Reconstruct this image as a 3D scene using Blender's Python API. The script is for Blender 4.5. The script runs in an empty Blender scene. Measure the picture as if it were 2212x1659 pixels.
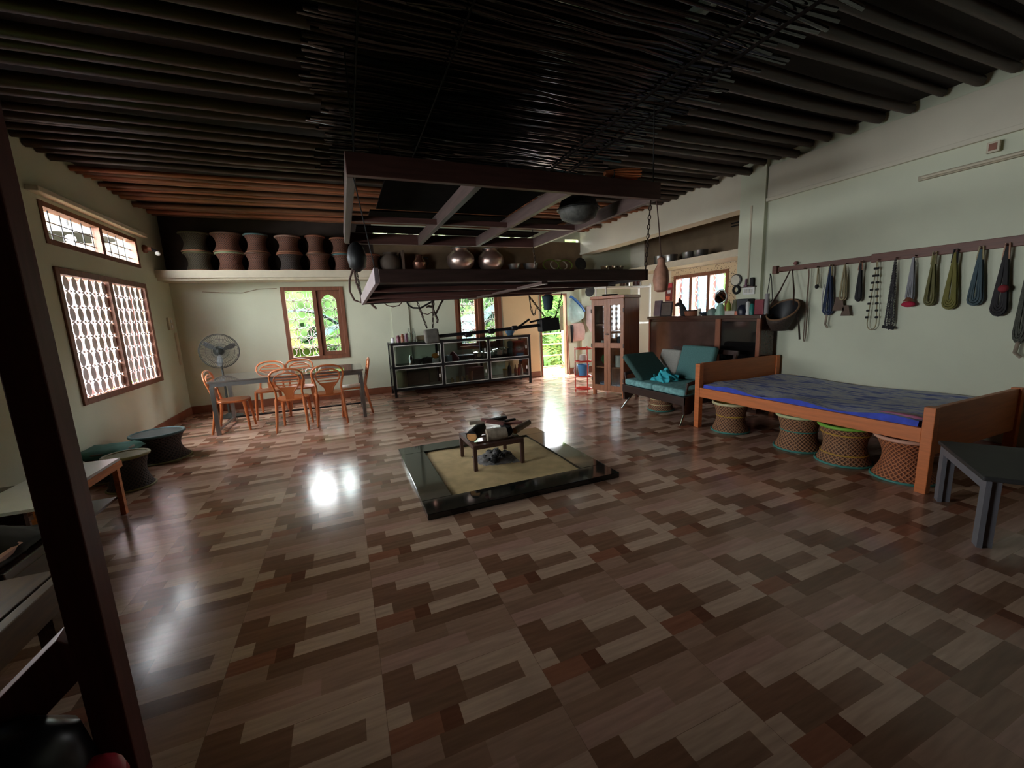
import bpy, bmesh, math, random
from mathutils import Vector, Matrix, Euler
random.seed(7)
PI = math.pi
SC = bpy.context.scene
COL = SC.collection

# ------------------------------------------------------------------ materials
def lin(c):
    return tuple((x/12.92 if x <= .04045 else ((x+.055)/1.055)**2.4) for x in (v/255 for v in c))

def new_mat(name):
    m = bpy.data.materials.new(name); m.use_nodes = True
    return m, m.node_tree, m.node_tree.nodes['Principled BSDF']

def mat(name, rgb, rough=.6, metal=0, var=.12, scale=8, stretch=(1,1,1), bump=0, spec=.5, coat=0):
    m, nt, b = new_mat(name)
    c = lin(rgb)
    b.inputs['Roughness'].default_value = rough
    b.inputs['Metallic'].default_value = metal
    b.inputs['Specular IOR Level'].default_value = spec
    b.inputs['Coat Weight'].default_value = coat
    tc = nt.nodes.new('ShaderNodeTexCoord'); mp = nt.nodes.new('ShaderNodeMapping')
    mp.inputs['Scale'].default_value = stretch
    no = nt.nodes.new('ShaderNodeTexNoise'); no.inputs['Scale'].default_value = scale; no.inputs['Detail'].default_value = 4
    nt.links.new(tc.outputs['Object'], mp.inputs[0]); nt.links.new(mp.outputs[0], no.inputs['Vector'])
    r = nt.nodes.new('ShaderNodeValToRGB')
    r.color_ramp.elements[0].position = .3; r.color_ramp.elements[1].position = .7
    r.color_ramp.elements[0].color = tuple(max(0,x*(1-var)) for x in c)+(1,)
    r.color_ramp.elements[1].color = tuple(min(1,x*(1+var)) for x in c)+(1,)
    nt.links.new(no.outputs['Fac'], r.inputs[0]); nt.links.new(r.outputs[0], b.inputs['Base Color'])
    if bump:
        bp = nt.nodes.new('ShaderNodeBump'); bp.inputs['Strength'].default_value = bump; bp.inputs['Distance'].default_value = .01
        nt.links.new(no.outputs['Fac'], bp.inputs['Height']); nt.links.new(bp.outputs[0], b.inputs['Normal'])
    return m

def wood(name, rgb, rough=.45, var=.25, axis=0, scale=3, coat=0):
    st = [14,14,14]; st[axis] = 1.2
    return mat(name, rgb, rough, var=var, scale=scale, stretch=tuple(st), bump=.05, coat=coat)

def glass(name, tint=(235,240,238), alpha=.12, rough=.03):
    m, nt, b = new_mat(name)
    b.inputs['Base Color'].default_value = lin(tint)+(1,)
    b.inputs['Roughness'].default_value = rough
    t = nt.nodes.new('ShaderNodeBsdfTransparent'); g = nt.nodes.new('ShaderNodeBsdfGlossy')
    g.inputs['Roughness'].default_value = rough
    t.inputs['Color'].default_value = lin(tint)+(1,)
    mx = nt.nodes.new('ShaderNodeMixShader'); fr = nt.nodes.new('ShaderNodeFresnel'); fr.inputs['IOR'].default_value = 1.5
    nt.links.new(fr.outputs[0], mx.inputs[0]); nt.links.new(t.outputs[0], mx.inputs[1]); nt.links.new(g.outputs[0], mx.inputs[2])
    nt.links.new(mx.outputs[0], nt.nodes['Material Output'].inputs['Surface'])
    return m

def weave(name, rgb_a, rgb_b, scale=60, rough=.7):
    """crossed diagonal strips of split cane around a round stool"""
    m, nt, b = new_mat(name); b.inputs['Roughness'].default_value = rough
    tc = nt.nodes.new('ShaderNodeTexCoord')
    sep = nt.nodes.new('ShaderNodeSeparateXYZ'); nt.links.new(tc.outputs['Object'], sep.inputs[0])
    at = nt.nodes.new('ShaderNodeMath'); at.operation = 'ARCTAN2'
    nt.links.new(sep.outputs['Y'], at.inputs[0]); nt.links.new(sep.outputs['X'], at.inputs[1])
    outs = []
    for sg in (1, -1):
        a = nt.nodes.new('ShaderNodeMath'); a.operation = 'MULTIPLY_ADD'
        a.inputs[1].default_value = 30; nt.links.new(at.outputs[0], a.inputs[0])
        z = nt.nodes.new('ShaderNodeMath'); z.operation = 'MULTIPLY'; z.inputs[1].default_value = sg*170
        nt.links.new(sep.outputs['Z'], z.inputs[0]); nt.links.new(z.outputs[0], a.inputs[2])
        s = nt.nodes.new('ShaderNodeMath'); s.operation = 'SINE'; nt.links.new(a.outputs[0], s.inputs[0])
        outs.append(s)
    mx = nt.nodes.new('ShaderNodeMath'); mx.operation = 'MAXIMUM'
    nt.links.new(outs[0].outputs[0], mx.inputs[0]); nt.links.new(outs[1].outputs[0], mx.inputs[1])
    r = nt.nodes.new('ShaderNodeValToRGB')
    r.color_ramp.elements[0].position = .45; r.color_ramp.elements[0].color = lin(rgb_b)+(1,)
    r.color_ramp.elements[1].position = .85; r.color_ramp.elements[1].color = lin(rgb_a)+(1,)
    nt.links.new(mx.outputs[0], r.inputs[0]); nt.links.new(r.outputs[0], b.inputs['Base Color'])
    bp = nt.nodes.new('ShaderNodeBump'); bp.inputs['Strength'].default_value = .5; bp.inputs['Distance'].default_value = .006
    nt.links.new(mx.outputs[0], bp.inputs['Height']); nt.links.new(bp.outputs[0], b.inputs['Normal'])
    return m

# ------------------------------------------------------------------ mesh builder
class MB:
    def __init__(s): s.v = []; s.f = []
    def add(s, vs, fs):
        o = len(s.v); s.v += [Vector(v) for v in vs]; s.f += [tuple(i+o for i in f) for f in fs]; return s
    def hexa(s, p):
        return s.add(p, [(0,3,2,1),(4,5,6,7),(0,1,5,4),(1,2,6,5),(2,3,7,6),(3,0,4,7)])
    def box(s, x0,x1,y0,y1,z0,z1):
        return s.hexa([(x0,y0,z0),(x1,y0,z0),(x1,y1,z0),(x0,y1,z0),(x0,y0,z1),(x1,y0,z1),(x1,y1,z1),(x0,y1,z1)])
    def cbox(s, c, sz, rot=None):
        h = [x/2 for x in sz]
        p = [Vector((a*h[0],b*h[1],d*h[2])) for d in (-1,1) for a,b in ((-1,-1),(1,-1),(1,1),(-1,1))]
        if rot is not None: p = [rot @ q for q in p]
        return s.hexa([q+Vector(c) for q in p])
    def beam(s, a, b, w, h, up=(0,0,1)):
        a = Vector(a); b = Vector(b); d = (b-a).normalized(); up = Vector(up)
        if abs(d.dot(up)) > .98: up = Vector((0,1,0))
        r = d.cross(up).normalized(); u = r.cross(d)
        p = []
        for q in (a, b):
            p += [q-r*w/2-u*h/2, q+r*w/2-u*h/2, q+r*w/2+u*h/2, q-r*w/2+u*h/2]
        return s.hexa(p)
    def tube(s, pts, r, n=8, closed=False, flat=1):
        pts = [Vector(p) for p in pts]; m = len(pts)
        rr = r if isinstance(r, (list,tuple)) else [r]*m
        ref = None; rings = []
        for i in range(m):
            if closed: d = pts[(i+1)%m]-pts[i-1]
            else: d = pts[min(i+1,m-1)]-pts[max(i-1,0)]
            if d.length < 1e-9: d = Vector((0,0,1))
            d.normalize()
            if ref is None:
                ref = Vector((0,0,1)) if abs(d.z) < .9 else Vector((1,0,0))
            x = ref-d*ref.dot(d)
            if x.length < 1e-6: x = d.orthogonal()
            x.normalize(); y = d.cross(x); ref = x
            rings.append([pts[i]+(x*math.cos(2*PI*k/n)+y*math.sin(2*PI*k/n)*flat)*rr[i] for k in range(n)])
        o = len(s.v)
        for rg in rings: s.v += rg
        for i in range(m if closed else m-1):
            j = (i+1) % m
            for k in range(n):
                s.f.append((o+i*n+k, o+i*n+(k+1)%n, o+j*n+(k+1)%n, o+j*n+k))
        if not closed:
            s.f.append(tuple(o+k for k in reversed(range(n)))); s.f.append(tuple(o+(m-1)*n+k for k in range(n)))
        return s
    def lathe(s, prof, c=(0,0,0), n=20, mtx=None):
        o = len(s.v); c = Vector(c)
        for r, z in prof:
            for k in range(n):
                p = Vector((r*math.cos(2*PI*k/n), r*math.sin(2*PI*k/n), z))
                s.v.append((mtx @ p if mtx is not None else p)+c)
        m = len(prof)
        for i in range(m-1):
            for k in range(n):
                s.f.append((o+i*n+k, o+i*n+(k+1)%n, o+(i+1)*n+(k+1)%n, o+(i+1)*n+k))
        if prof[0][0] > 1e-5: s.f.append(tuple(o+k for k in reversed(range(n))))
        if prof[-1][0] > 1e-5: s.f.append(tuple(o+(m-1)*n+k for k in range(n)))
        return s
    def cyl(s, c, r, h, n=16): return s.lathe([(r,0),(r,h)], c, n)
    def ball(s, c, r, n=12, sq=(1,1,1)):
        pr = [(max(1e-6,r*math.sin(PI*i/8)), -r*math.cos(PI*i/8)) for i in range(9)]
        return s.lathe(pr, c, n, Matrix.Diagonal(sq))
    def ring(s, c, R, r, n=24, k=6, mtx=None):
        p = [Vector((R*math.cos(2*PI*i/n), R*math.sin(2*PI*i/n), 0)) for i in range(n)]
        if mtx is not None: p = [mtx @ q for q in p]
        return s.tube([q+Vector(c) for q in p], r, k, True)
    def prism(s, poly, d):
        """polygon (3D points) swept by vector d"""
        n = len(poly); poly = [Vector(p) for p in poly]; d = Vector(d)
        return s.add(poly+[p+d for p in poly], [tuple(reversed(range(n))), tuple(range(n,2*n))]+[(i,(i+1)%n,n+(i+1)%n,n+i) for i in range(n)])
    def xf(s, m):
        s.v = [m @ v for v in s.v]; return s

def link(o, parent=None):
    COL.objects.link(o)
    if parent is not None: o.parent = parent
    return o

def obj(name, mb, m, parent=None, smooth=None, bevel=0, sub=0):
    me = bpy.data.meshes.new(name)
    me.from_pydata([tuple(v) for v in mb.v], [], mb.f); me.update()
    bm = bmesh.new(); bm.from_mesh(me); bmesh.ops.recalc_face_normals(bm, faces=bm.faces); bm.to_mesh(me); bm.free()
    me.materials.append(m)
    if smooth:
        me.shade_smooth(); me.set_sharp_from_angle(angle=math.radians(smooth))
    o = bpy.data.objects.new(name, me)
    if bevel:
        b = o.modifiers.new('bevel', 'BEVEL'); b.width = bevel; b.segments = 2; b.limit_method = 'ANGLE'
    if sub:
        b = o.modifiers.new('sub', 'SUBSURF'); b.levels = sub; b.render_levels = sub
    return link(o, parent)

def tag(o, label, cat, group=None, kind=None):
    o['label'] = label; o['category'] = cat
    if group: o['group'] = group
    if kind: o['kind'] = kind
    return o

def thing(name, label, cat, loc=(0,0,0), rz=0, group=None):
    o = bpy.data.objects.new(name, None); o.empty_display_size = .1; COL.objects.link(o)
    o.location = loc; o.rotation_euler = (0,0,rz)
    return tag(o, label, cat, group)

def single(name, mb, m, label, cat, group=None, loc=None, **k):
    o = obj(name, mb, m, **k)
    if loc: o.location = loc
    return tag(o, label, cat, group)

KIDS = {}
def dup(root, loc, rz=0, label=None, group=None, mats=None, scale=1):
    """copy of a thing with its parts and sub-parts; mats maps a part name's stem to another material"""
    r = root.copy(); COL.objects.link(r); r.location = loc; r.rotation_euler = (0,0,rz); r.scale = (scale,)*3
    if label: r['label'] = label
    if group: r['group'] = group
    def cp(o, par):
        c = o.copy(); COL.objects.link(c); c.parent = par
        st = o.name.split('.')[0]
        if mats and st in mats:
            c.data = o.data.copy(); c.data.materials[0] = mats[st]
        for g in list(o.children): cp(g, c)
    for ch in list(root.children): cp(ch, r)
    return r

def struct(name, mb, m, parent=None, **k):
    o = obj(name, mb, m, parent, **k)
    if parent is None: o['kind'] = 'structure'
    return o
def sempty(name, loc=(0,0,0)):
    o = bpy.data.objects.new(name, None); COL.objects.link(o); o.location = loc; o['kind'] = 'structure'; return o

# ------------------------------------------------------------------ palette
W_WALL = mat('lime washed wall', (207,211,187), .75, var=.05, scale=1.5, bump=.03)
W_WALLB = mat('cream wall', (212,206,186), .75, var=.05, scale=1.5)
M_SLAB = mat('painted slab', (206,196,172), .7, var=.06)
M_FRAME = wood('brown window frame', (122,74,50), .5, axis=2)
M_GRILLE = mat('white painted iron', (236,230,236), .5, var=.04)
M_RODS = mat('pale iron rods', (206,186,190), .5)
M_SKIRT = mat('red brown skirting', (134,80,56), .45, var=.15)
M_STEEL = mat('dull steel', (150,150,148), .3, metal=.9, var=.1)
M_CHROME = mat('bright steel', (215,215,212), .18, metal=1, var=.05)
M_BLACK = mat('black metal', (26,24,25), .55, var=.2, spec=.25)
M_SOOT = mat('soot black', (20,20,22), .5, var=.35, scale=30)
M_CANE = mat('shiny soot black bamboo', (34,34,37), .14, var=.35, scale=30, spec=.6)
M_CANE.node_tree.nodes['Principled BSDF'].inputs['IOR'].default_value = 1.75
M_SOOTW = wood('sooty dark wood', (32,26,25), .5, axis=0)
M_RACK = wood('brown rack beam', (92,60,54), .45, axis=0)
M_RACKY = wood('brown rack cross beam', (92,74,70), .42, axis=1)
M_JOIST = wood('brown bamboo joist', (146,94,62), .6, axis=0, var=.35)
M_DECK = mat('dark bamboo deck', (36,24,18), .8, var=.4, scale=20, stretch=(1,12,1))
M_ORANGE = mat('caramel plastic', (192,110,62), .32, var=.06, spec=.5)
M_BEDW = wood('orange brown bed wood', (206,116,62), .45, axis=1, var=.12)
M_BEDX = wood('orange brown headboard wood', (190,108,58), .45, axis=0, var=.12)
M_CUPW = wood('cupboard brown wood', (168,98,56), .4, axis=2, var=.2)
M_CUPF = wood('worn brown door wood', (156,98,62), .42, axis=2, var=.2)
M_DKW = wood('dark varnished wood', (66,42,34), .25, axis=1, var=.25, coat=.2)
M_SOFAW = wood('dark sofa wood', (52,34,28), .4, axis=1)
M_TEAL = mat('teal upholstery', (78,120,118), .85, var=.14, scale=60)
M_TEALD = mat('dark teal upholstery', (46,78,74), .85, var=.14, scale=60)
M_TEALL = mat('pale teal seat cloth', (120,172,172), .8, var=.35, scale=25)
M_GLASS = glass('clear glass')
M_WHITE = mat('white plastic', (225,225,220), .4, var=.03)
M_GREY = mat('grey plastic', (112,112,118), .5, var=.06)
M_SAND = mat('hearth sand', (204,178,130), .95, var=.14, scale=9, bump=.4)
M_GRAN = mat('black polished granite', (26,30,28), .06, var=.3, scale=60, spec=.6)
M_CHAIN = mat('dark iron chain', (62,50,42), .5, metal=.6)
M_BARK = mat('grey bark', (158,144,126), .9, var=.3, scale=20, bump=.4)
M_CHAR = mat('charred wood', (30,30,30), .85, var=.4, scale=20, bump=.4)
M_CUT = mat('cut wood end', (214,158,96), .7, var=.12, scale=30)
M_STICK = wood('reddish split wood', (160,108,104), .8, axis=0)
M_ASH = mat('grey ash', (120,118,118), .95, var=.4, scale=30, bump=.6)
M_RED = mat('red plastic', (206,66,44), .4, var=.06)
M_BLUE = mat('blue plastic', (76,140,190), .4, var=.06)
M_POST = wood('dark red painted wood', (92,44,42), .55, axis=2, var=.2)
M_LEAFS = [mat('leaf green %s' % i, c, .95, var=.35, scale=5, spec=.02) for i, c in enumerate([(42,62,24),(58,78,30),(30,46,24),(54,70,66),(68,82,34),(40,58,54)])]
M_STALK = mat('pale stalk', (92,104,44), .9, spec=.05)
M_TRUNK = mat('palm trunk', (54,46,34), .95, var=.25, spec=.05)
# ------------------------------------------------------------------ room dimensions (metres)
XL, XR, XA, YB, YF, ZC = -2.65, 5.5, 6.95, 8.8, -1.5, 3.42

def floor_material():
    m, nt, b = new_mat('printed wood look floor tile')
    at = nt.nodes.new('ShaderNodeVertexColor'); at.layer_name = 'tile'
    tc = nt.nodes.new('ShaderNodeTexCoord'); mp = nt.nodes.new('ShaderNodeMapping'); mp.inputs['Scale'].default_value = (2.2,22,1)
    no = nt.nodes.new('ShaderNodeTexNoise'); no.inputs['Scale'].default_value = 2.2; no.inputs['Detail'].default_value = 5
    nt.links.new(tc.outputs['Object'], mp.inputs[0]); nt.links.new(mp.outputs[0], no.inputs['Vector'])
    mr = nt.nodes.new('ShaderNodeMapRange'); mr.inputs['To Min'].default_value = .62; mr.inputs['To Max'].default_value = 1.38
    nt.links.new(no.outputs['Fac'], mr.inputs['Value'])
    mx = nt.nodes.new('ShaderNodeVectorMath'); mx.operation = 'MULTIPLY'
    nt.links.new(at.outputs['Color'], mx.inputs[0]); nt.links.new(mr.outputs[0], mx.inputs[1])
    nt.links.new(mx.outputs[0], b.inputs['Base Color'])
    b.inputs['Roughness'].default_value = .17; b.inputs['Specular IOR Level'].default_value = .5
    n2 = nt.nodes.new('ShaderNodeTexNoise'); n2.inputs['Scale'].default_value = 3
    nt.links.new(tc.outputs['Object'], n2.inputs['Vector'])
    bp = nt.nodes.new('ShaderNodeBump'); bp.inputs['Strength'].default_value = .05; bp.inputs['Distance'].default_value = .02
    nt.links.new(n2.outputs['Fac'], bp.inputs['Height']); nt.links.new(bp.outputs[0], b.inputs['Normal'])
    return m

def build_floor():
    cols = dict(l=(200,168,146), l2=(194,160,140), d=(138,100,80), d2=(132,98,78), md=(146,112,92), rb=(154,102,80), dr=(118,76,58),
                tn=(172,136,116), t2=(158,122,102), tp=(186,146,130), g=(132,104,88))
    rows = [[(0,.48,'d'),(.48,1,'l')], [(0,.14,'l'),(.14,.48,'d2'),(.48,.88,'md'),(.88,1,'l')],
            [(0,.30,'rb'),(.30,.42,'dr'),(.42,1,'l')], [(0,.27,'tn'),(.27,1,'d2')], [(0,.5,'t2'),(.5,1,'tn')],
            [(0,.62,'tp'),(.62,1,'tn')], [(0,.2,'d'),(.2,1,'l2')]]
    P, Q, X0, Y0 = .634, .628, .003, 1.559
    v, f, c = [], [], []
    x_lo, x_hi, y_lo, y_hi = XL-.2, XA+.2, YF-.2, YB+.15
    def quad(x0,x1,y0,y1,col):
        x0, x1, y0, y1 = max(x0,x_lo), min(x1,x_hi), max(y0,y_lo), min(y1,y_hi)
        if x1-x0 < 1e-4 or y1-y0 < 1e-4: return
        o = len(v); v.extend([(x0,y0,0),(x1,y0,0),(x1,y1,0),(x0,y1,0)]); f.append((o,o+1,o+2,o+3)); c.append(col)
    rnd = random.Random(3)
    i0 = math.floor((x_lo-X0)/P); j0 = math.floor((y_lo-Y0)/Q)
    for i in range(i0, i0+17):
        for j in range(j0, j0+19):
            k = rnd.uniform(.93,1.07); x = X0+i*P; y = Y0+j*Q
            for r, row in enumerate(rows):
                for u0, u1, key in row:
                    q = tuple(t*k for t in lin(cols[key]))
                    quad(x+u0*P, x+u1*P-(.0016 if u1 == 1 else 0), y-(r+1)*Q/7+(.0016 if r == 6 else 0), y-r*Q/7, q)
            quad(x+P-.0016, x+P, y-Q, y, lin(cols['g'])); quad(x, x+P-.0016, y-Q, y-Q+.0016, lin(cols['g']))
    me = bpy.data.meshes.new('floor'); me.from_pydata(v, [], f)
    ca = me.color_attributes.new('tile', 'FLOAT_COLOR', 'CORNER')
    for p in me.polygons:
        for li in p.loop_indices: ca.data[li].color = c[p.index]+(1,)
    me.materials.append(floor_material())
    o = bpy.data.objects.new('floor', me); COL.objects.link(o); o['kind'] = 'structure'
    return o
build_floor()
b = MB().box(XL-.3,XA+.3,YF-.3,YB+.15,-.2,-.004); struct('floor_slab', b, M_SLAB)

def wall(name, axis, p0, p1, a0, a1, z0, z1, holes, m):
    """slab between p0 and p1 on one axis, a0..a1 along the other, with rectangular openings (a,a,z,z)"""
    A = sorted({a0,a1}|{h[0] for h in holes}|{h[1] for h in holes}); Z = sorted({z0,z1}|{h[2] for h in holes}|{h[3] for h in holes})
    solid = lambda i,j: 0 <= i < len(A)-1 and 0 <= j < len(Z)-1 and not any(h[0]-1e-6 <= A[i] and A[i+1] <= h[1]+1e-6 and h[2]-1e-6 <= Z[j] and Z[j+1] <= h[3]+1e-6 for h in holes)
    P = (lambda p,a,z: (p,a,z)) if axis == 'x' else (lambda p,a,z: (a,p,z))
    mb = MB()
    for i in range(len(A)-1):
        for j in range(len(Z)-1):
            if not solid(i,j): continue
            a, b_, c, d = A[i], A[i+1], Z[j], Z[j+1]
            for p in (p0,p1): mb.add([P(p,a,c),P(p,b_,c),P(p,b_,d),P(p,a,d)], [(0,1,2,3)])
            for (di,dj,q) in ((-1,0,[(a,c),(a,d)]),(1,0,[(b_,c),(b_,d)]),(0,-1,[(a,c),(b_,c)]),(0,1,[(a,d),(b_,d)])):
                if not solid(i+di,j+dj):
                    (s,t),(u,w) = q; mb.add([P(p0,s,t),P(p0,u,w),P(p1,u,w),P(p1,s,t)], [(0,1,2,3)])
    return struct(name, mb, m)

WIN1 = (5.71,7.82,.74,2.19); TRAN = (5.70,7.80,2.41,2.83)
WIN2 = (-1.0,.08,.81,2.19); WIN3 = (2.29,3.365,.79,2.19); DOOR = (4.34,5.06,0,1.95); WIN4 = (5.86,7.28,1.05,2.19)
WIN_FILL = (2.1,3.7,1.05,2.1)  # opening of the added, unseen fill window
slots = []
rs = random.Random(11)
x = .75
while x < 4.2:
    w = rs.choice([.06,.12,.2,.26,.16]); slots.append((x,x+w,3.175,3.215)); x += w+rs.choice([.07,.1,.16])
slots = [s for s in slots if not 2.15 < s[0] < 3.0]
slots.append((5.05,5.42,3.14,3.2))
wall('wall_back', 'y', YB, YB+.1, XL-.15, XA+.15, 0, ZC, [WIN2,WIN3,DOOR]+slots, W_WALL)
wall('wall_left', 'x', XL-.14, XL, YF, YB, 0, ZC, [WIN1,TRAN,WIN_FILL], W_WALL)
wall('wall_right', 'x', XR, XR+.14, YF, 4.08, 0, ZC, [], W_WALL)
wall('wall_alcove', 'x', XA, XA+.14, 4.1, YB, 0, ZC, [WIN4], W_WALLB)
b = MB().box(XR+.14,XA,4.1,4.24,0,ZC); struct('wall_alcove_side', b, W_WALL)
b = MB().box(XL-.14,XR+.14,YF-.14,YF,0,ZC); struct('unseen_wall_front', b, wood('unseen dark wall',(70,46,34),.6,axis=2))  # unseen wall, made dark to cut bounce onto the near floor
# raised band and edge bead along the top of the right wall, pillar with a pipe groove, beam over the alcove
b = MB().box(XR-.03,XR-.001,YF,4.08,2.9,3.3); b.box(XR-.045,XR-.001,YF,4.08,2.855,2.9); struct('trim_1', b, W_WALLB, bevel=.004)
b = MB().box(XR-.06,XR+.22,4.08,4.46,0,ZC); struct('pillar', b, W_WALL)
b = MB().tube([(XR-.062,4.27,1.8),(XR-.062,4.27,2.85)], .014, 8); struct('trim_2', b, M_SLAB, smooth=40)
b = MB().box(XR-.04,XR+.22,4.46,YB,2.9,ZC); struct('beam', b, W_WALLB)
b = MB().box(XR-.055,XR+.235,4.46,YB,2.845,2.9); struct('trim_3', b, W_WALLB)
# concrete loft shelves on the back wall and in the alcove
b = MB().box(XL+.001,XA-.001,8.28,YB-.001,2.32,2.44); b.box(XL+.001,XA-.001,8.33,YB-.001,2.28,2.32); struct('trim_4', b, M_SLAB)
b = MB().box(6.36,XA-.001,4.45,8.28,2.32,2.44); struct('trim_5', b, M_SLAB)
b = MB().box(6.62,XA-.001,4.5,5.35,2.62,2.74); struct('trim_6', b, M_SLAB)
M_LOFTSHADE = mat('loft shade plaster',(58,46,38),.85,var=.35,scale=2.5)  # dark colour puts the loft's shade into the wall panel
b = MB().box(XL+.001,.72,8.79,8.7995,2.44,ZC-.001); struct('loft_shade_panel', b, M_LOFTSHADE)
b = MB().box(.72,XR,8.785,8.7995,2.44,3.13); struct('loft_shade_brown_panel', b, mat('loft shade brown plaster',(120,98,74),.85,var=.2,scale=2.5))  # brown panel paints the dimmer wall above the shelf
b = MB().box(3.40,4.30,8.794,8.7995,.137,2.27); struct('bounce_tint_panel', b, mat('warm bounce tint wall',(232,198,150),.75,var=.04,scale=2))  # panel tinted with the warm light bounced in from outside
# small ledge over the high window, left wall
b = MB().box(XL,XL+.1,5.55,7.95,2.87,2.92); struct('trim_7', b, W_WALLB, bevel=.006)
# pilasters on the back wall
b = MB().box(.95,1.3,8.77,8.799,0,2.28); struct('trim_8', b, W_WALL); b = MB().box(5.42,5.6,8.7,8.799,0,2.28); struct('trim_9', b, W_WALL)
for nm, bx in (('baseboard_back',[(XL,4.30,8.783,8.799),(5.1,XA,8.783,8.799)]),('baseboard_left',[(XL+.001,XL+.016,YF,8.78)]),('baseboard_right',[(XR-.016,XR-.001,YF,4.07)])):
    b = MB()
    for q in bx: b.box(*q,0,.135)
    struct(nm, b, M_SKIRT)

# ceiling: bamboo deck carried by joists, each joist a part
b = MB().box(XL-.15,XA+.15,YF-.15,YB+.1,ZC,ZC+.06); ceil = struct('ceiling', b, M_DECK)
rj = random.Random(5); y = YF+.15; k = 0
JM = [M_JOIST, wood('darker joist',(112,72,48),.6,axis=0,var=.35), wood('reddish joist',(152,90,60),.6,axis=0,var=.3), wood('smoked joist',(60,40,28),.5,axis=0,var=.35)]
while y < YB-.1:
    r = rj.uniform(.036,.056) if y < 4.8 else rj.uniform(.026,.044); z = ZC-r-.004-rj.choice([0,.02,.045,.03])
    pts = [(x_, y+rj.uniform(-.012,.012), z+rj.uniform(-.008,.008)) for x_ in [XL+.01+(XR-.07-XL)*t/9 for t in range(10)]]
    obj('joist', MB().tube(pts, [r*rj.uniform(.93,1.07) for _ in pts], 8), rj.choice(JM[:3]) if y > 6.2+rj.uniform(-.4,.4) else JM[3], ceil, smooth=50)
    y += rj.uniform(.17,.27) if y < 4.8 else rj.uniform(.12,.2); k += 1
b = MB()
for i in range(9): b.beam((XR+.25,4.6+i*.48,ZC-.06),(XA-.02,4.6+i*.48,ZC-.06),.08,.1)
obj('joist', b, JM[1], ceil)

# ------------------------------------------------------------------ windows and door
def frame_y(y, x0,x1,z0,z1, w=.07, d=.11):
    b = MB(); b.box(x0,x0+w,y,y+d,z0,z1); b.box(x1-w,x1,y,y+d,z0,z1); b.box(x0+w,x1-w,y,y+d,z0,z0+w); b.box(x0+w,x1-w,y,y+d,z1-w,z1); return b
def star_grille(x0,x1,z0,z1,nx,nz,r=.006):
    b = MB(); dx = (x1-x0)/nx; dz = (z1-z0)/nz
    for j in range(1,nz): b.tube([(x0,0,z0+j*dz),(x1,0,z0+j*dz)], r, 5)
    for i in range(nx):
        cx = x0+(i+.5)*dx
        b.tube([(cx,0,z0),(cx,0,z1)], r, 5)
        for j in range(1,nz):
            cz = z0+j*dz; b.ball((cx,0,cz), .012, 6)
            for a in (45,135,225,315):
                q = math.radians(a); b.tube([(cx,0,cz),(cx+math.cos(q)*.09,0,cz+math.sin(q)*.09)], r*1.15, 5)
        for j in range(nz):
            cz = z0+(j+.5)*dz
            for sgn in (-1,1):
                b.tube([(cx+sgn*(dx*.5-.07*abs(math.cos(t))), 0, cz+.075*math.sin(t)) for t in [-PI/2+PI*k/6 for k in range(7)]], r, 5)
    return b
def back_window(name, W, y, half_open):
    x0,x1,z0,z1 = W; t = sempty(name, ((x0+x1)/2,y,(z0+z1)/2)); off = Matrix.Translation((-(x0+x1)/2,-y,-(z0+z1)/2))
    obj('window_frame', frame_y(y-.025,x0,x1,z0,z1).xf(off), M_FRAME, t, bevel=.004)
    xm = (x0+x1)/2+.02
    obj('mullion', MB().box(xm-.035,xm+.035,y-.01,y+.08,z0+.07,z1-.07).xf(off), M_FRAME, t, bevel=.004)
    g = star_grille(x0+.07,x1-.07,z0+.07,z1-.07,4,7); g.xf(Matrix.Translation((0,y+.085,0))); g.xf(off)
    obj('grille', g, M_RODS, t)
    s = frame_y(y+.03, xm+.035, x1-.07, z0+.07, z1-.07, .075, .035)
    for sx in (xm+.11, x1-.145):
        sg = 1 if sx == xm+.11 else -1
        s.prism([(sx,y+.03,z1-.145),(sx+sg*.13,y+.03,z1-.145),(sx+sg*.06,y+.03,z1-.175),(sx+sg*.015,y+.03,z1-.22),(sx,y+.03,z1-.27)], (0,.035,0))
    if not half_open:
        s2 = frame_y(y+.03, x0+.07, xm-.035, z0+.07, z1-.07, .06, .035); s.add(s2.v, s2.f)
    sh = obj('sash', s.xf(off), M_FRAME, t)
    obj('pane', MB().box(xm+.1,x1-.14,y+.045,y+.05,z0+.14,z1-.14).xf(off), M_GLASS, sh)
    return t
back_window('window_2', WIN2, YB, True)
back_window('window_3', WIN3, YB, False)

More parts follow.
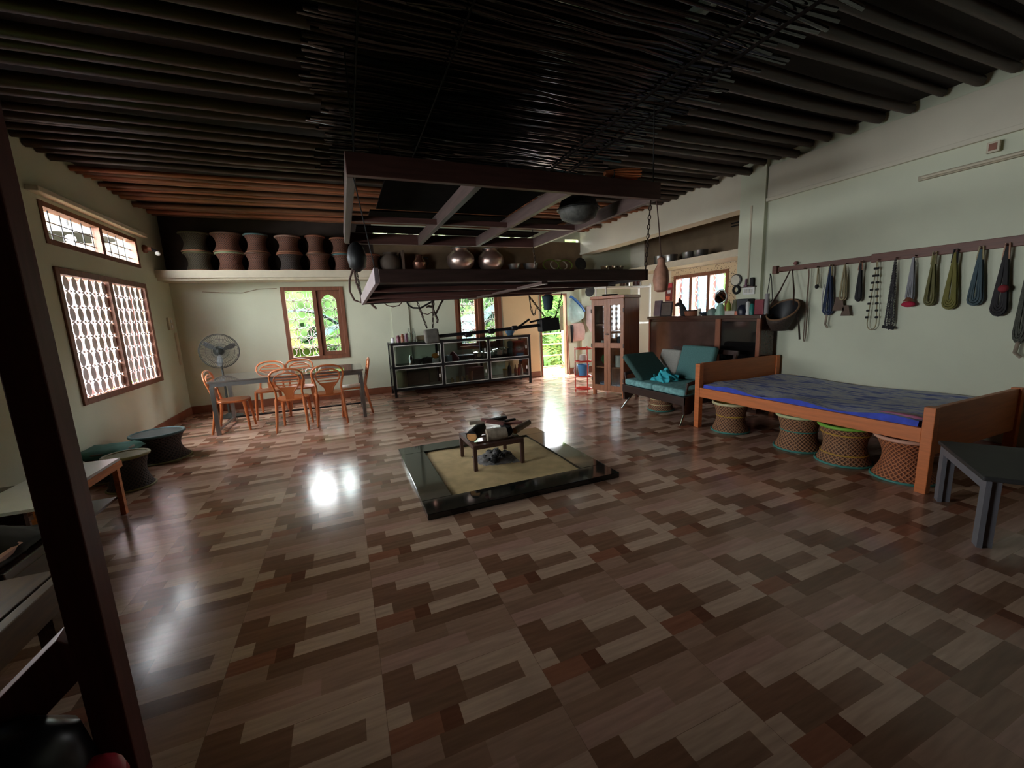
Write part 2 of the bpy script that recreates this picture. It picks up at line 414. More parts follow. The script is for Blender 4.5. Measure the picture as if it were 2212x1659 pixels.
def frame_x(x, y0,y1,z0,z1, w=.07, d=.11):
    b = MB(); b.box(x-d,x,y0,y0+w,z0,z1); b.box(x-d,x,y1-w,y1,z0,z1); b.box(x-d,x,y0+w,y1-w,z0,z0+w); b.box(x-d,x,y0+w,y1-w,z1-w,z1); return b
def leaf_grille(x, y0,y1,z0,z1,ny,nz):
    """white iron grille: rows of leaf shaped flat bars and bow ties that leave diamond and square gaps"""
    b = MB(); dy = (y1-y0)/ny; dz = (z1-z0)/nz; th = (.008,0,0)
    for i in range(ny+1):
        for j in range(nz):
            y = y0+i*dy; z = z0+j*dz
            L = [(0,0),(.26,.16),(.34,.38),(.34,.62),(.26,.84),(0,1)]; R = [(-a,c) for a,c in reversed(L[1:-1])]
            q = [(x, min(max(y+a*dy,y0),y1), z+c*dz) for a,c in L+R]
            if i == 0: q = [p for p in q if p[1] > y0-1e-9]
            b.prism(q, th)
    for i in range(ny):
        for j in range(nz):
            y = y0+(i+.5)*dy; z = z0+j*dz
            b.prism([(x+.008,y-.34*dy,z+.10*dz),(x+.008,y,z),(x+.008,y-.34*dy,z-.10*dz)], th); b.prism([(x+.008,y+.34*dy,z-.10*dz),(x+.008,y,z),(x+.008,y+.34*dy,z+.10*dz)], th)
    for j in range(nz+1): b.beam((x,y0,z0+j*dz),(x,y1,z0+j*dz),.008,.006)
    return b
t = sempty('window_1', (XL,6.76,1.46)); off = Matrix.Translation((-XL,-6.76,-1.46))
obj('window_frame', frame_x(XL+.02,*WIN1).xf(off), M_FRAME, t, bevel=.004)
obj('mullion', MB().box(XL-.08,XL+.02,6.73,6.81,.81,2.12).xf(off), M_FRAME, t)
obj('grille', leaf_grille(XL-.03,5.78,7.75,.81,2.12,13,8).xf(off), M_GRILLE, t)
for y in (6.75,7.68): obj('shutter', MB().box(XL-.62,XL-.145,y,y+.035,.8,2.13).xf(off), wood('dark red shutter %s' % y,(86,44,36),.5,axis=2), t)
b = MB().box(XL-1.9,XL-.141,1.2,4.6,2.12,2.2); struct('added_sunshade', b, M_SLAB)  # unseen sunshade, added to keep high sky off the near floor
t = sempty('fill_window_6', (XL,2.9,1.52)); off = Matrix.Translation((-XL,-2.9,-1.52))  # window added out of view to light the right wall and bed
obj('window_frame', frame_x(XL+.02,*WIN_FILL).xf(off), M_FRAME, t, bevel=.004)  # frame of the added fill window
obj('mullion', MB().box(XL-.08,XL+.02,2.87,2.93,1.12,2.03).xf(off), M_FRAME, t)
off = Matrix.Translation((-XL,-6.76,-1.46))
t = sempty('window_5', (XL,6.75,2.62)); off = Matrix.Translation((-XL,-6.75,-2.62))
obj('window_frame', frame_x(XL+.01,*TRAN,.055).xf(off), M_FRAME, t, bevel=.004)
obj('mullion', MB().box(XL-.08,XL+.01,6.78,6.85,2.46,2.78).xf(off), M_FRAME, t)
b = MB()
for i in range(1,10): b.tube([(XL-.06,5.76+i*.2,2.46),(XL-.06,5.76+i*.2,2.78)], .006, 6)
for z in (2.54,2.66): b.tube([(XL-.06,5.75,z),(XL-.06,7.75,z)], .006, 6)
obj('grille', b.xf(off), M_BLACK, t)
# alcove window: three lights with curved white bars
t = sempty('window_4', (XA,6.57,1.62)); off = Matrix.Translation((-XA,-6.57,-1.62))
b = frame_x(XA+.09,*WIN4)
obj('window_frame', b.xf(off), M_FRAME, t, bevel=.004)
for y in (6.33,6.79): obj('mullion', MB().box(XA-.02,XA+.08,y-.035,y+.035,1.12,2.12).xf(off), M_FRAME, t)
b = MB()
for c in range(3):
    ya = 5.94+c*.465
    for i in range(4):
        y = ya+.05+i*.1
        b.tube([(XA+.1, y+.045*math.sin(k*PI/2), 1.12+k*.0625) for k in range(17)], .006, 5)
    for z in (1.45,1.78): b.tube([(XA+.1,ya,z),(XA+.1,ya+.4,z)], .005, 5)
obj('grille', b.xf(off), M_GRILLE, t)
# speckled tiles round the alcove window
m, nt, pb = new_mat('speckled beige tiles'); pb.inputs['Roughness'].default_value = .35
tc = nt.nodes.new('ShaderNodeTexCoord'); vo = nt.nodes.new('ShaderNodeTexVoronoi'); vo.inputs['Scale'].default_value = 30
r = nt.nodes.new('ShaderNodeValToRGB'); r.color_ramp.elements[0].position = .2; r.color_ramp.elements[0].color = lin((80,58,44))+(1,)
r.color_ramp.elements[1].position = .34; r.color_ramp.elements[1].color = lin((204,186,152))+(1,)
nt.links.new(tc.outputs['Object'], vo.inputs['Vector']); nt.links.new(vo.outputs['Distance'], r.inputs[0]); nt.links.new(r.outputs[0], pb.inputs['Base Color'])
wall('trim_10', 'x', XA-.012, XA-.001, 4.6, 7.36, 1.0, 2.31, [WIN4], m)
b = MB().box(XA-.008,XA-.001,4.4,8.27,2.45,3.3); struct('alcove_shade_panel', b, mat('alcove shade plaster',(112,94,72),.85,var=.2,scale=2.5))  # brown colour paints the shadow above the alcove shelf
# door opening to the balcony
t = sempty('door_1', (4.7,YB,0)); off = Matrix.Translation((-4.7,-YB,0))
b = MB(); b.box(4.34,4.375,YB-.02,YB+.1,0,1.95); b.box(5.025,5.06,YB-.02,YB+.1,0,1.95); b.box(4.375,5.025,YB-.02,YB+.1,1.915,1.95)
obj('door_frame', b.xf(off), M_SKIRT, t)
# ------------------------------------------------------------------ wicker stools
M_WEAVE = weave('woven cane brown', (170,124,88), (92,62,44))
M_WEAVER = weave('woven cane orange', (190,118,76), (112,62,40))
M_WEAVEO = weave('woven cane olive', (120,104,64), (62,52,32))
M_WEAVES = weave('loft shaded cane', (112,68,48), (62,38,28))  # darker cane copy, paints the unlit loft onto its stools
M_WEAVEL = weave('loft shaded olive cane', (72,62,40), (38,32,22))  # olive cane darkened likewise for the loft's shade
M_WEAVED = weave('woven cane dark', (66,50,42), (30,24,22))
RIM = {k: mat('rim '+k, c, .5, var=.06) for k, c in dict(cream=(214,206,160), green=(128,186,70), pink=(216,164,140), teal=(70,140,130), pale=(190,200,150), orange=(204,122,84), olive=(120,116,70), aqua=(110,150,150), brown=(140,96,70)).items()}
RIMD = {k: mat('darkened rim '+k, tuple(int(v*.62) for v in c_), .6, var=.06) for k, c_ in dict(cream=(214,206,160), green=(128,186,70), pink=(216,164,140), teal=(70,140,130), pale=(190,200,150), orange=(204,122,84), olive=(120,116,70), aqua=(110,150,150), brown=(140,96,70)).items()}  # rims darkened for the loft's shade, reused on two floor stools
SEAT = {k: mat('stool seat '+k, c, .8) for k, c in dict(yellow=(170,140,30), grey=(150,140,126), lime=(150,140,20), red=(130,40,18), tan=(150,120,90), teal=(70,104,100), dark=(60,66,62), khaki=(128,124,92), brown=(110,80,56)).items()}
def make_stool(loc, label, group, body, rim, base, seat, R=.2, h=.36, band=None, rb=None, waist=.8):
    t = thing('wicker_stool', label, 'stool', loc, 0, group)
    rb = rb or R*1.04; w = R*waist
    pr = []
    for i in range(13):
        u = i/12; e = rb+(R-rb)*u
        pr.append((e-(e-w)*math.sin(PI*u)**1.1, .012+(h-.03)*u))
    obj('woven_body', MB().lathe(pr, n=32), body, t, smooth=60)
    obj('rim', MB().ring((0,0,h-.016), R, .016, 32, 8), rim, t, smooth=60)
    obj('base_ring', MB().ring((0,0,.01), rb+.004, .01, 32, 6), base, t, smooth=60)
    obj('seat', MB().lathe([(.001,h-.025),(R*.6,h-.022),(R-.012,h-.012)], n=32), seat, t, smooth=60)
    if band:
        b = MB()
        for f in band[1]:
            e = rb+(R-rb)*f; b.ring((0,0,.012+(h-.03)*f), e-(e-w)*math.sin(PI*f)**1.1+.002, .006, 32, 5)
        obj('band', b, band[0], t)
    return t
G = 'wicker stools under the bed'
make_stool((4.24,3.47,0), 'cream rimmed cane stool with yellow seat by the far bed leg, under the headboard end', G, M_WEAVE, RIM['cream'], RIM['teal'], SEAT['yellow'], .195, .36, (mat('yellow band',(200,160,60)),(.55,)))
make_stool((4.28,2.69,0), 'cane stool with cream rim and grey seat under the middle of the bed', G, M_WEAVE, RIM['pale'], RIM['teal'], SEAT['grey'], .2, .37, (RIM['teal'],(.55,)))
make_stool((4.255,2.25,0), 'cane stool with bright lime green rim under the bed', G, M_WEAVE, RIM['green'], RIM['teal'], SEAT['lime'], .205, .37, (mat('yellow cane band',(190,150,60)),(.25,.8)))
make_stool((4.26,1.80,0), 'orange brown cane stool with pink rim and red seat behind the near bed leg', G, M_WEAVER, RIM['pink'], RIM['teal'], SEAT['red'], .2, .37, None, None, .74)
make_stool((4.3,4.72,0), 'plain cane stool with pale bands under the teal cushioned sofa', None, M_WEAVE, RIM['pale'], RIM['teal'], SEAT['tan'], .165, .3, (RIM['cream'],(.3,.6)), .18, .92)
G = 'dark stools along the left wall'
make_stool((-2.07,4.95,0), 'low dark stool with khaki top, beside the white topped bench', G, M_WEAVED, RIM['olive'], RIM['olive'], SEAT['khaki'], .17, .34, None, .18)
make_stool((-2.38,5.36,0), 'dark stool against the left wall wearing a crumpled teal cloth', G, M_WEAVED, RIMD['olive'], RIM['olive'], SEAT['dark'], .2, .32, None, .2)
make_stool((-2.14,5.9,0), 'wide dark stool with green grey top, under the lattice window', G, M_WEAVED, RIMD['aqua'], RIM['olive'], SEAT['dark'], .25, .33, None, .28)
# cloth lying on the middle one
b = MB(); rc = random.Random(2); n = 14
for i in range(n):
    for j in range(n):
        u, w = i/(n-1)*2-1, j/(n-1)*2-1
        d = max(abs(u),abs(w)); z = .325+.008*rc.random()+.03*max(0,1-d*1.4)*math.sin(5*u+3*w)**2 - (max(0,d-.78)*.28)
        b.v.append(Vector((-2.38+u*.235, 5.36+w*.235, z+.008)))
b.f = [(i*n+j,i*n+j+1,(i+1)*n+j+1,(i+1)*n+j) for i in range(n-1) for j in range(n-1)]
o = single('cloth', b, mat('teal cloth',(58,104,92),.9,bump=.2), 'crumpled teal cloth draped over a dark stool by the left wall', 'cloth', smooth=60)
o.modifiers.new('thick','SOLIDIFY').thickness = .006
# two rows of stools stored on the loft shelf
G = 'wicker stools stored on the loft shelf'
ORD = ['first','second','third','fourth','fifth','sixth','seventh']
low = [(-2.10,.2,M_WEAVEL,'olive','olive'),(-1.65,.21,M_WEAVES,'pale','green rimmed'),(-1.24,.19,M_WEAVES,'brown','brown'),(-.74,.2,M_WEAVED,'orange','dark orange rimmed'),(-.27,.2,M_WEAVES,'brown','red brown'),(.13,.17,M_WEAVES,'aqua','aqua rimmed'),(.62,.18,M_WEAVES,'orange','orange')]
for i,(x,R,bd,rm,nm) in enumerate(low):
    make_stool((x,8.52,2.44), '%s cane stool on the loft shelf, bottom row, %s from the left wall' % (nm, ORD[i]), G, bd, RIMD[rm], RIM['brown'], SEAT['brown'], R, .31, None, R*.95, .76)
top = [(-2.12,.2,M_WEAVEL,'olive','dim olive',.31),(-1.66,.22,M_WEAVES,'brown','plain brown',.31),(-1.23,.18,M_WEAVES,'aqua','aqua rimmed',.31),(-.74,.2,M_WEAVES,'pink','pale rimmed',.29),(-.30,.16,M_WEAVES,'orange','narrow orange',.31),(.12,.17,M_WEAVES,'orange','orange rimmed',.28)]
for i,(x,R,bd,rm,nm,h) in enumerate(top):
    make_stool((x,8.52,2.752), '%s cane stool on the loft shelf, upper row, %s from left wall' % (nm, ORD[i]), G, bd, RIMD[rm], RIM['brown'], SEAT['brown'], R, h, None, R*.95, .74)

# ------------------------------------------------------------------ dining table and chairs
t = thing('dining_table', 'long steel dining table with glossy glass top and chairs around it', 'table', (-.79,7.24,0))
M_TTOP = mat('smoked glossy table top', (92,86,80), .06, var=.05, spec=.8)
obj('tabletop', MB().box(-1.02,1.02,-.5,.5,.745,.77), M_TTOP, t, bevel=.004)
b = MB(); b.box(-1.0,1.0,-.48,-.44,.69,.744); b.box(-1.0,1.0,.44,.48,.69,.744); b.box(-1.0,-.96,-.44,.44,.69,.744); b.box(.96,1.0,-.44,.44,.69,.744)
obj('apron', b, M_STEEL, t)
for sx in (-1,1):
    for sy in (-1,1): obj('leg', MB().box(sx*.98-.025,sx*.98+.025,sy*.46-.025,sy*.46+.025,0,.69), M_STEEL, t, bevel=.003)
b = MB(); b.box(-.955,.955,.45,.47,.05,.075); obj('stretcher', b, M_BLACK, t)
for sx in (-1,1): obj('stretcher', MB().box(sx*.98-.012,sx*.98+.012,-.435,.435,.05,.075), M_STEEL, t)

def make_chair():
    t = thing('dining_chair', 'x', 'chair', (0,0,0), 0, 'caramel dining chairs around the steel table')
    # seat: rounded slab
    n = 24; pr = []
    for k in range(n):
        a = 2*PI*k/n; c, s = math.cos(a), math.sin(a)
        pr.append((math.copysign(abs(c)**.6,c)*.215, math.copysign(abs(s)**.6,s)*.205))
    b = MB(); b.prism([(x,y,.43) for x,y in pr], (0,0,.028)); obj('seat', b, M_ORANGE, t, bevel=.008, smooth=50)
    for sx in (-1,1):
        obj('leg', MB().tube([(sx*.17,.165,.435),(sx*.185,.185,.2),(sx*.195,.2,0)], [.026,.021,.015], 8), M_ORANGE, t, smooth=50)
        obj('leg', MB().tube([(sx*.175,-.185,.47),(sx*.19,-.22,.22),(sx*.205,-.265,0)], [.024,.02,.015], 8), M_ORANGE, t, smooth=50)
    bk = MB()
    def yb(z): return -.185-(z-.45)*.22
    hoop = [(-.175,.46),(-.168,.56),(-.185,.66),(-.212,.75),(-.205,.82),(-.16,.868),(-.08,.892),(0,.898)]
    hoop += [(-x,z) for x,z in reversed(hoop[:-1])]
    bk.tube([(x,yb(z),z) for x,z in hoop], .0145, 8)
    inner = [(-.045,.5),(-.06,.56),(-.11,.62),(-.155,.69),(-.165,.75),(-.14,.80),(-.08,.832),(0,.842)]
    inner += [(-x,z) for x,z in reversed(inner[:-1])]
    bk.tube([(x,yb(z)+.006,z) for x,z in inner], .0105, 8)
    for z, w in ((.80,.135),(.755,.158),(.71,.155),(.665,.13)):
        bk.beam((-w,yb(z)+.006,z),(w,yb(z)+.006,z),.01,.016)
    bk.prism([(x,yb(z),z) for x,z in ((-.055,.445),(.055,.445),(.05,.53),(.085,.59),(.12,.635),(-.12,.635),(-.085,.59),(-.05,.53))], (0,.014,0))
    obj('backrest', bk, M_ORANGE, t, smooth=50)
    return t
ch = make_chair()
spots = [((-1.6,7.05),-PI/2,'caramel chair at the end of the steel table nearest the floor fan'),
         ((-.78,6.68),-.08,'caramel chair with its back to the room, near side of table, nearer the fan'),
         ((-.29,6.78),.05,'caramel chair with its back to the room, near side of table, nearer the glass cabinet'),
         ((-1.22,7.72),PI-.04,'caramel chair on the wall side of the steel table, nearer the fan'),
         ((-.76,7.76),PI+.05,'caramel chair on the wall side of the steel table, under the window'),
         ((.06,7.2),PI/2,'caramel chair at the end of the steel table nearest the glass cabinet')]
for i,((x,y),rz,lb) in enumerate(spots):
    if i == 0: ch.location = (x,y,0); ch.rotation_euler.z = rz; ch['label'] = lb
    else: dup(ch, (x,y,0), rz, lb)

# ------------------------------------------------------------------ standing fan
M_FANG = mat('dark grey fan', (62,66,62), .45)
t = thing('pedestal_fan', 'grey pedestal fan standing in the corner behind the dining table', 'fan', (-1.93,8.12,0), .35)
obj('base', MB().lathe([(.2,0),(.2,.02),(.06,.045),(.03,.07)], n=28), M_FANG, t, smooth=40)
obj('pole', MB().lathe([(.016,.06),(.016,1.0)], n=12), M_FANG, t, smooth=40)
M = Matrix.Rotation(PI/2,4,'X')
obj('motor', MB().lathe([(.02,-.18),(.07,-.17),(.08,-.06),(.05,-.02)], (0,0,1.12), 20, M), M_BLACK, t, smooth=40)
g = MB()
for R,d in ((.28,0),(.265,.045),(.265,-.045),(.2,.075),(.12,.085)): g.ring((0,-d-.03,1.12), R, .006 if R > .27 else .0028, 32, 5, M)
for k in range(64):
    a = 2*PI*k/64; c, s = math.cos(a), math.sin(a)
    g.tube([(c*.05,-.118,1.12+s*.05),(c*.16,-.11,1.12+s*.16),(c*.265,-.075,1.12+s*.265),(c*.28,-.03,1.12+s*.28)], .0024, 4)
obj('cage', g, M_FANG, t)
M_BLADE = mat('smoky fan blade',(120,126,126),.25)
for k in range(3):
    a = 2*PI*k/3+.4; pts = []
    for r_, w in ((.05,.03),(.12,.07),(.2,.085),(.25,.05)):
        for sg in (-1,1):
            an = a+sg*w/max(r_,.08)*.5; pts.append((math.cos(an)*r_, -.035-sg*.012, 1.12+math.sin(an)*r_))
    b = MB(); n_ = len(pts)
    for sh in (0,.004): b.v += [Vector(p)+Vector((0,sh,0)) for p in pts]
    b.f = [(2*i+s*n_,2*i+1+s*n_,2*i+3+s*n_,2*i+2+s*n_) for i in range(3) for s in (0,1)]+[(2*i+e,2*i+2+e,2*i+2+e+n_,2*i+e+n_) for i in range(3) for e in (0,1)]+[(0,1,1+n_,n_),(n_-2,n_-1,2*n_-1,2*n_-2)]
    obj('blade', b, M_BLADE, t, smooth=60)
obj('hub', MB().lathe([(.05,0),(.055,.03),(.03,.05)], (0,-.03,1.12), 20, M), M_FANG, t, smooth=40)
# ------------------------------------------------------------------ black framed glass cabinet on the back wall
CX0, CX1, CY0, CY1, CH = .81, 3.75, 8.12, 8.70, 1.06
t = thing('display_cabinet', 'long black framed glass cabinet of six bays against the back wall', 'cabinet', (2.28,8.41,0))
L = lambda b: b.xf(Matrix.Translation((-2.28,-8.41,0)))
b = MB(); cols = [CX0,1.80,2.785,CX1]; w = .045
for x in cols:
    xx = min(max(x-w/2,CX0),CX1-w)
    for y in (CY0, CY1-w): b.box(xx,xx+w,y,y+w,.12,CH)
for z in (.12,.555,1.015):
    for y in (CY0+.001,CY1-w-.001): b.box(CX0,CX1,y,y+w,z,z+.045)
    for x in (CX0,CX1-w): b.box(x,x+w,CY0+w,CY1-w,z,z+.045)
obj('frame', L(b), M_BLACK, t)
for x in (CX0,CX1-w):
    for y in (CY0,CY1-w): obj('leg', L(MB().box(x,x+w,y,y+w,0,.12)), M_BLACK, t)
obj('top_sheet', L(MB().box(CX0-.01,CX1+.01,CY0-.01,CY1,CH,CH+.008)), glass('pale glass top',(214,226,216)), t)
for z in (.165,.60): obj('shelf', L(MB().box(CX0+.045,CX1-.045,CY0+.046,CY1-.046,z-.012,z)), M_GLASS if z > .3 else mat('pale shelf board',(190,186,176),.35), t)
obj('side_panel', L(MB().box(CX0+.01,CX0+.016,CY0+.045,CY1-.045,.165,1.015)), glass('milky side glass',(196,206,200),rough=.15), t)
obj('side_panel', L(MB().box(CX1-.016,CX1-.01,CY0+.045,CY1-.045,.165,1.015)), M_GLASS, t)
M_EDGE = mat('pale glass edging',(214,214,206),.4,var=.03)
for i in range(3):
    for z0,z1 in ((.17,.55),(.605,1.01)):
        xa, xb = cols[i]+w/2+.004, cols[i+1]-w/2-.004
        if i == 2: xb -= w/2
        if i == 0: xa += w/2
        d = obj('glass_door', L(MB().box(xa,xb,CY0+.012,CY0+.016,z0,z1)), M_GLASS, t)
        e = MB()
        for q in ((xa,xa+.012,z0,z1),(xb-.012,xb,z0,z1),(xa,xb,z0,z0+.012),(xa,xb,z1-.012,z1)): e.box(q[0],q[1],CY0+.006,CY0+.012,q[2],q[3])
        obj('edging', L(e), M_EDGE, d)
        obj('handle', L(MB().box(xb-.07,xb-.045,CY0-.004,CY0+.006,(z0+z1)/2-.035,(z0+z1)/2+.035)), M_WHITE, d)

def pot(name, prof, loc, m, label, cat, group=None, n=20):
    return single(name, MB().lathe(prof, n=n), m, label, cat, group, loc, smooth=45)
def can(r,h): return [(r,0),(r,h)]
def bowlp(r,h): return [(r*.5,0),(r*.8,h*.4),(r,h),(r*.95,h),(r*.74,h*.42),(.001,h*.12)]
def jarp(r,h): return [(r,0),(r,h*.72),(r*.7,h*.82),(r*.72,h)]
def lidpot(r,h): return [(r*.95,0),(r,h*.08),(r,h*.8),(r*1.06,h*.82),(r*.9,h*.9),(.02,h*.97),(.02,h*1.05),(.001,h*1.06)]
U, D = .60, .165
G = 'things behind the glass of the black cabinet'
pot('steel_jug', jarp(.045,.2), (1.2,8.36,U), M_CHROME, 'tall bright steel jug behind the upper left cabinet glass', 'jug', G)
pot('steel_bowl', bowlp(.09,.1), (1.36,8.42,U), M_STEEL, 'grey steel bowl beside the tall jug, upper left cabinet bay', 'bowl', G)
pot('dark_pot', lidpot(.11,.13), (1.54,8.38,U), M_BLACK, 'dark lidded pot in the middle of the upper left cabinet bay', 'pot', G)
pot('white_bucket', can(.07,.1), (1.68,8.26,U), M_WHITE, 'small white tub holding an orange fruit in the glass cabinet', 'tub', G)
single('fruit', MB().ball((0,0,.045),.075,14,(1,1,.7)), mat('orange peel',(226,150,60),.5), 'orange fruit resting in a white tub, upper left bay', 'fruit', G, (1.68,8.26,.71), smooth=60)
single('crate', MB().box(-.09,.09,-.06,.06,0,.14), mat('blue white carton',(150,166,176),.6), 'pale blue carton at the left end of the upper middle bay', 'carton', G, (1.93,8.3,U))
single('pouch', MB().lathe([(.12,0),(.13,.05),(.08,.13),(.03,.19),(.001,.2)],n=14), mat('maroon cloth',(110,40,52),.8), 'dark red cloth bundle next to the pale blue carton in the cabinet', 'bundle', G, (2.08,8.38,U), smooth=60)
for i,(x,y,r,h,nm) in enumerate([(2.62,8.36,.1,.17,'steel pot with lid standing left of the cabinet post'),(2.86,8.36,.09,.15,'small steel pot with lid just right of the cabinet post'),(3.1,8.4,.13,.2,'large steel cooking pot in the upper right cabinet bay'),(3.28,8.46,.09,.19,'steel container tucked behind the large cooking pot')]):
    pot('steel_pot', lidpot(r,h), (x,y,U), M_CHROME, nm, 'pot', G)
single('tray', MB().lathe([(.16,0),(.2,.02),(.19,.02),(.001,.008)],n=24), M_CHROME, 'flat steel tray lying in the upper middle cabinet bay', 'tray', G, (2.33,8.33,U), smooth=40)
single('stove', MB().box(-.2,.2,-.14,.14,.02,.1), M_BLACK, 'black two burner stove behind the flat steel tray', 'stove', G, (2.36,8.56,U), bevel=.01)
t = thing('wicker_box', 'dark stacked basket box at the right end of the upper cabinet shelf', 'box', (3.53,8.42,U), 0, G)
obj('body', MB().box(-.14,.14,-.15,.15,0,.17), M_WEAVED, t, bevel=.01); obj('lid', MB().box(-.15,.15,-.16,.16,.17,.33), M_BLACK, t, bevel=.03)
for i,(x,y,h) in enumerate([(1.99,8.24,.1),(2.11,8.25,.12),(2.23,8.3,.11),(2.33,8.32,.12)]):
    pot('glass_jar', jarp(.035,h), (x,y,D), mat('jar glass %d'%i,(196,180,130),.15), ['small glass jar nearest the left post, lower middle bay','second small glass jar in the lower middle bay','third small glass jar in the lower middle bay','small glass jar nearest the copper tumbler'][i], 'jar', G)
pot('tumbler', can(.04,.2), (2.42,8.3,D), mat('copper tumbler',(190,130,92),.25,metal=.6), 'tall copper coloured tumbler in the lower middle bay', 'tumbler', G)
single('red_box', MB().box(-.17,.17,-.12,.12,0,.26), mat('dark red box',(120,44,50),.5), 'dark red box behind the lower middle cabinet glass', 'box', G, (2.57,8.5,D), bevel=.006)
single('brown_case', MB().box(-.14,.14,-.05,.05,0,.33), wood('brown case',(92,62,46)), 'upright brown case behind the copper tumbler', 'case', G, (2.53,8.63,D), bevel=.006)
t = thing('spice_jar', 'squat jar with yellow lid in the lower right cabinet bay', 'jar', (3.22,8.36,D), 0, G)
obj('body', MB().cyl((0,0,0),.05,.14), mat('beige jar',(200,190,160),.4), t, smooth=40); obj('lid', MB().cyl((0,0,.14),.052,.03), mat('yellow lid',(220,196,80),.4), t, smooth=40)
pot('bottle', [(.045,0),(.05,.1),(.04,.19),(.012,.25),(.012,.29)], (3.34,8.4,D), mat('blue black glass',(40,44,60),.1), 'dark pointed bottle standing beside the yellow lidded jar', 'bottle', G)
for i,(x,c,lb) in enumerate([(3.47,(70,50,44),'brown bottle in the lower right cabinet bay'),(3.55,(150,70,64),'reddish bottle in the lower right cabinet bay'),(3.62,(190,180,170),'pale bottle nearest the right cabinet post')]):
    pot('sauce_bottle', [(.032,0),(.034,.13),(.013,.19),(.013,.24)], (x,8.36,D), mat('bottle %d'%i,c,.25), lb, 'bottle', G)
pot('sack', [(.1,0),(.12,.1),(.11,.3),(.05,.34)], (1.0,8.4,D), mat('beige sack',(160,150,116),.9), 'upright beige sack in the lower left cabinet bay', 'sack', G)
single('suitcase', MB().box(-.22,.22,-.1,.1,0,.3), mat('dull brown case',(96,76,62),.6), 'dull brown box filling the lower left cabinet bay', 'box', G, (1.34,8.5,D), bevel=.01)
# on top of the cabinet
G = 'things on top of the glass cabinet'
T = CH+.008
for i,(x,r,h,c,lb) in enumerate([(.9,.035,.09,(230,230,232),'small white jar at the far left end of the cabinet top'),(1.0,.04,.13,(110,60,70),'plum coloured jar on the cabinet top'),(1.08,.035,.15,(140,84,60),'brown spice jar on the cabinet top'),(1.15,.035,.16,(96,60,76),'purple jar with pale stripe on the cabinet top')]):
    pot('jar', jarp(r,h), (x,8.5-.05*i,T), mat('top jar %d'%i,c,.3), lb, 'jar', G)
for i,(x,y) in enumerate([(1.23,8.5),(1.31,8.42)]):
    pot('glass_bottle', [(.033,0),(.035,.15),(.014,.2),(.014,.25)], (x,y,T), M_GLASS, ['clear glass bottle beside the purple jar','clear glass bottle farther right on the cabinet top'][i], 'bottle', G)
single('towel', MB().box(-.13,.13,-.06,.06,0,.1), mat('olive cloth',(112,96,70),.9), 'folded olive cloth on the cabinet top near the hanging block', 'cloth', G, (1.5,8.5,T), bevel=.03)
single('cup', MB().lathe(bowlp(.04,.06)), M_WHITE, 'little white cup on the cabinet top before the olive cloth', 'cup', G, (1.55,8.32,T), smooth=40)
single('bowl', MB().lathe(bowlp(.12,.12)), mat('blue enamel',(70,96,116),.2), 'blue grey bowl on the right end of the glass cabinet', 'bowl', G, (3.4,8.42,T), smooth=40)

# ------------------------------------------------------------------ glazed cupboard
fl, fr = Vector((4.1,6.26,0)), Vector((4.33,5.65,0)); ang = math.atan2((fr-fl).y,(fr-fl).x)
t = thing('glazed_cupboard', 'tall brown wooden cupboard with two glazed doors facing the hearth', 'cupboard', tuple(fl), ang)
W, DP, H = (fr-fl).length, .50, 1.75       # local x along the doors, +y into the cupboard
b = MB(); b.box(0,.02,.03,DP,.09,H-.05); b.box(W-.02,W,.03,DP,.09,H-.05); b.box(.02,W-.02,DP-.015,DP,.09,H-.05); b.box(.02,W-.02,.03,DP-.015,.09,.12)
obj('body', b, M_CUPW, t)
b = MB()
for z in (.5,.86,1.25): b.box(.02,W-.02,.05,DP-.016,z,z+.018)
obj('shelf', b, M_CUPW, t)
obj('cornice', MB().box(-.02,W+.02,-.015,DP+.005,H-.05,H), M_CUPW, t, bevel=.006)
for x in (0,W-.05):
    for y in (.03,DP-.05): obj('leg', MB().box(x,x+.05,y,y+.05,0,.09), M_CUPW, t)
for i in range(2):
    x0 = i*W/2+.003; x1 = (i+1)*W/2-.003; b = MB(); s = .062
    b.box(x0,x0+s,0,.028,.1,H-.055); b.box(x1-s,x1,0,.028,.1,H-.055)
    for z0,z1 in ((.1,.2),(.86,.95),(H-.16,H-.055)): b.box(x0+s,x1-s,0,.028,z0,z1)
    d = obj('door', b, M_CUPF, t, bevel=.003)
    for z0,z1 in ((.2,.86),(.95,H-.16)): obj('pane', MB().box(x0+s,x1-s,.012,.016,z0,z1), M_GLASS, d)
    xk = x1-.02 if i == 0 else x0+.02
    obj('knob', MB().ball((xk,-.012,1.1),.012,8), M_STEEL, d)
    for z in (.3,.9,1.5):
        xh = x0 if i == 0 else x1
        obj('hinge', MB().box(xh-.012,xh+.012,-.004,.0,z-.035,z+.035), M_CHAIN, d)
CM = Matrix.Translation(fl) @ Matrix.Rotation(ang,4,'Z')
def inc(x,y,z): return tuple(CM @ Vector((x,y,z)))
G = 'crockery inside the glazed cupboard'
single('plate', MB().lathe([(.001,.0),(.07,.0),(.1,.02),(.1,.025),(.001,.008)],mtx=Matrix.Rotation(1.2,4,'X')), mat('green plastic',(60,170,90),.4), 'green plate leaning inside the left cupboard door, lower half', 'plate', G, inc(.17,.18,.63), smooth=40)
pot('bowl', bowlp(.09,.1), inc(.17,.15,.12), mat('pale blue enamel',(170,180,206),.3), 'pale blue bowl on the cupboard floor behind the left door', 'bowl', G)
pot('canister', can(.06,.2), inc(.45,.17,.518), mat('white enamel',(214,214,208),.3), 'white canister behind the right cupboard door', 'canister', G)
pot('mug', can(.04,.09), inc(.56,.14,.518), M_WHITE, 'white mug at the hinge side of the right cupboard door', 'mug', G)
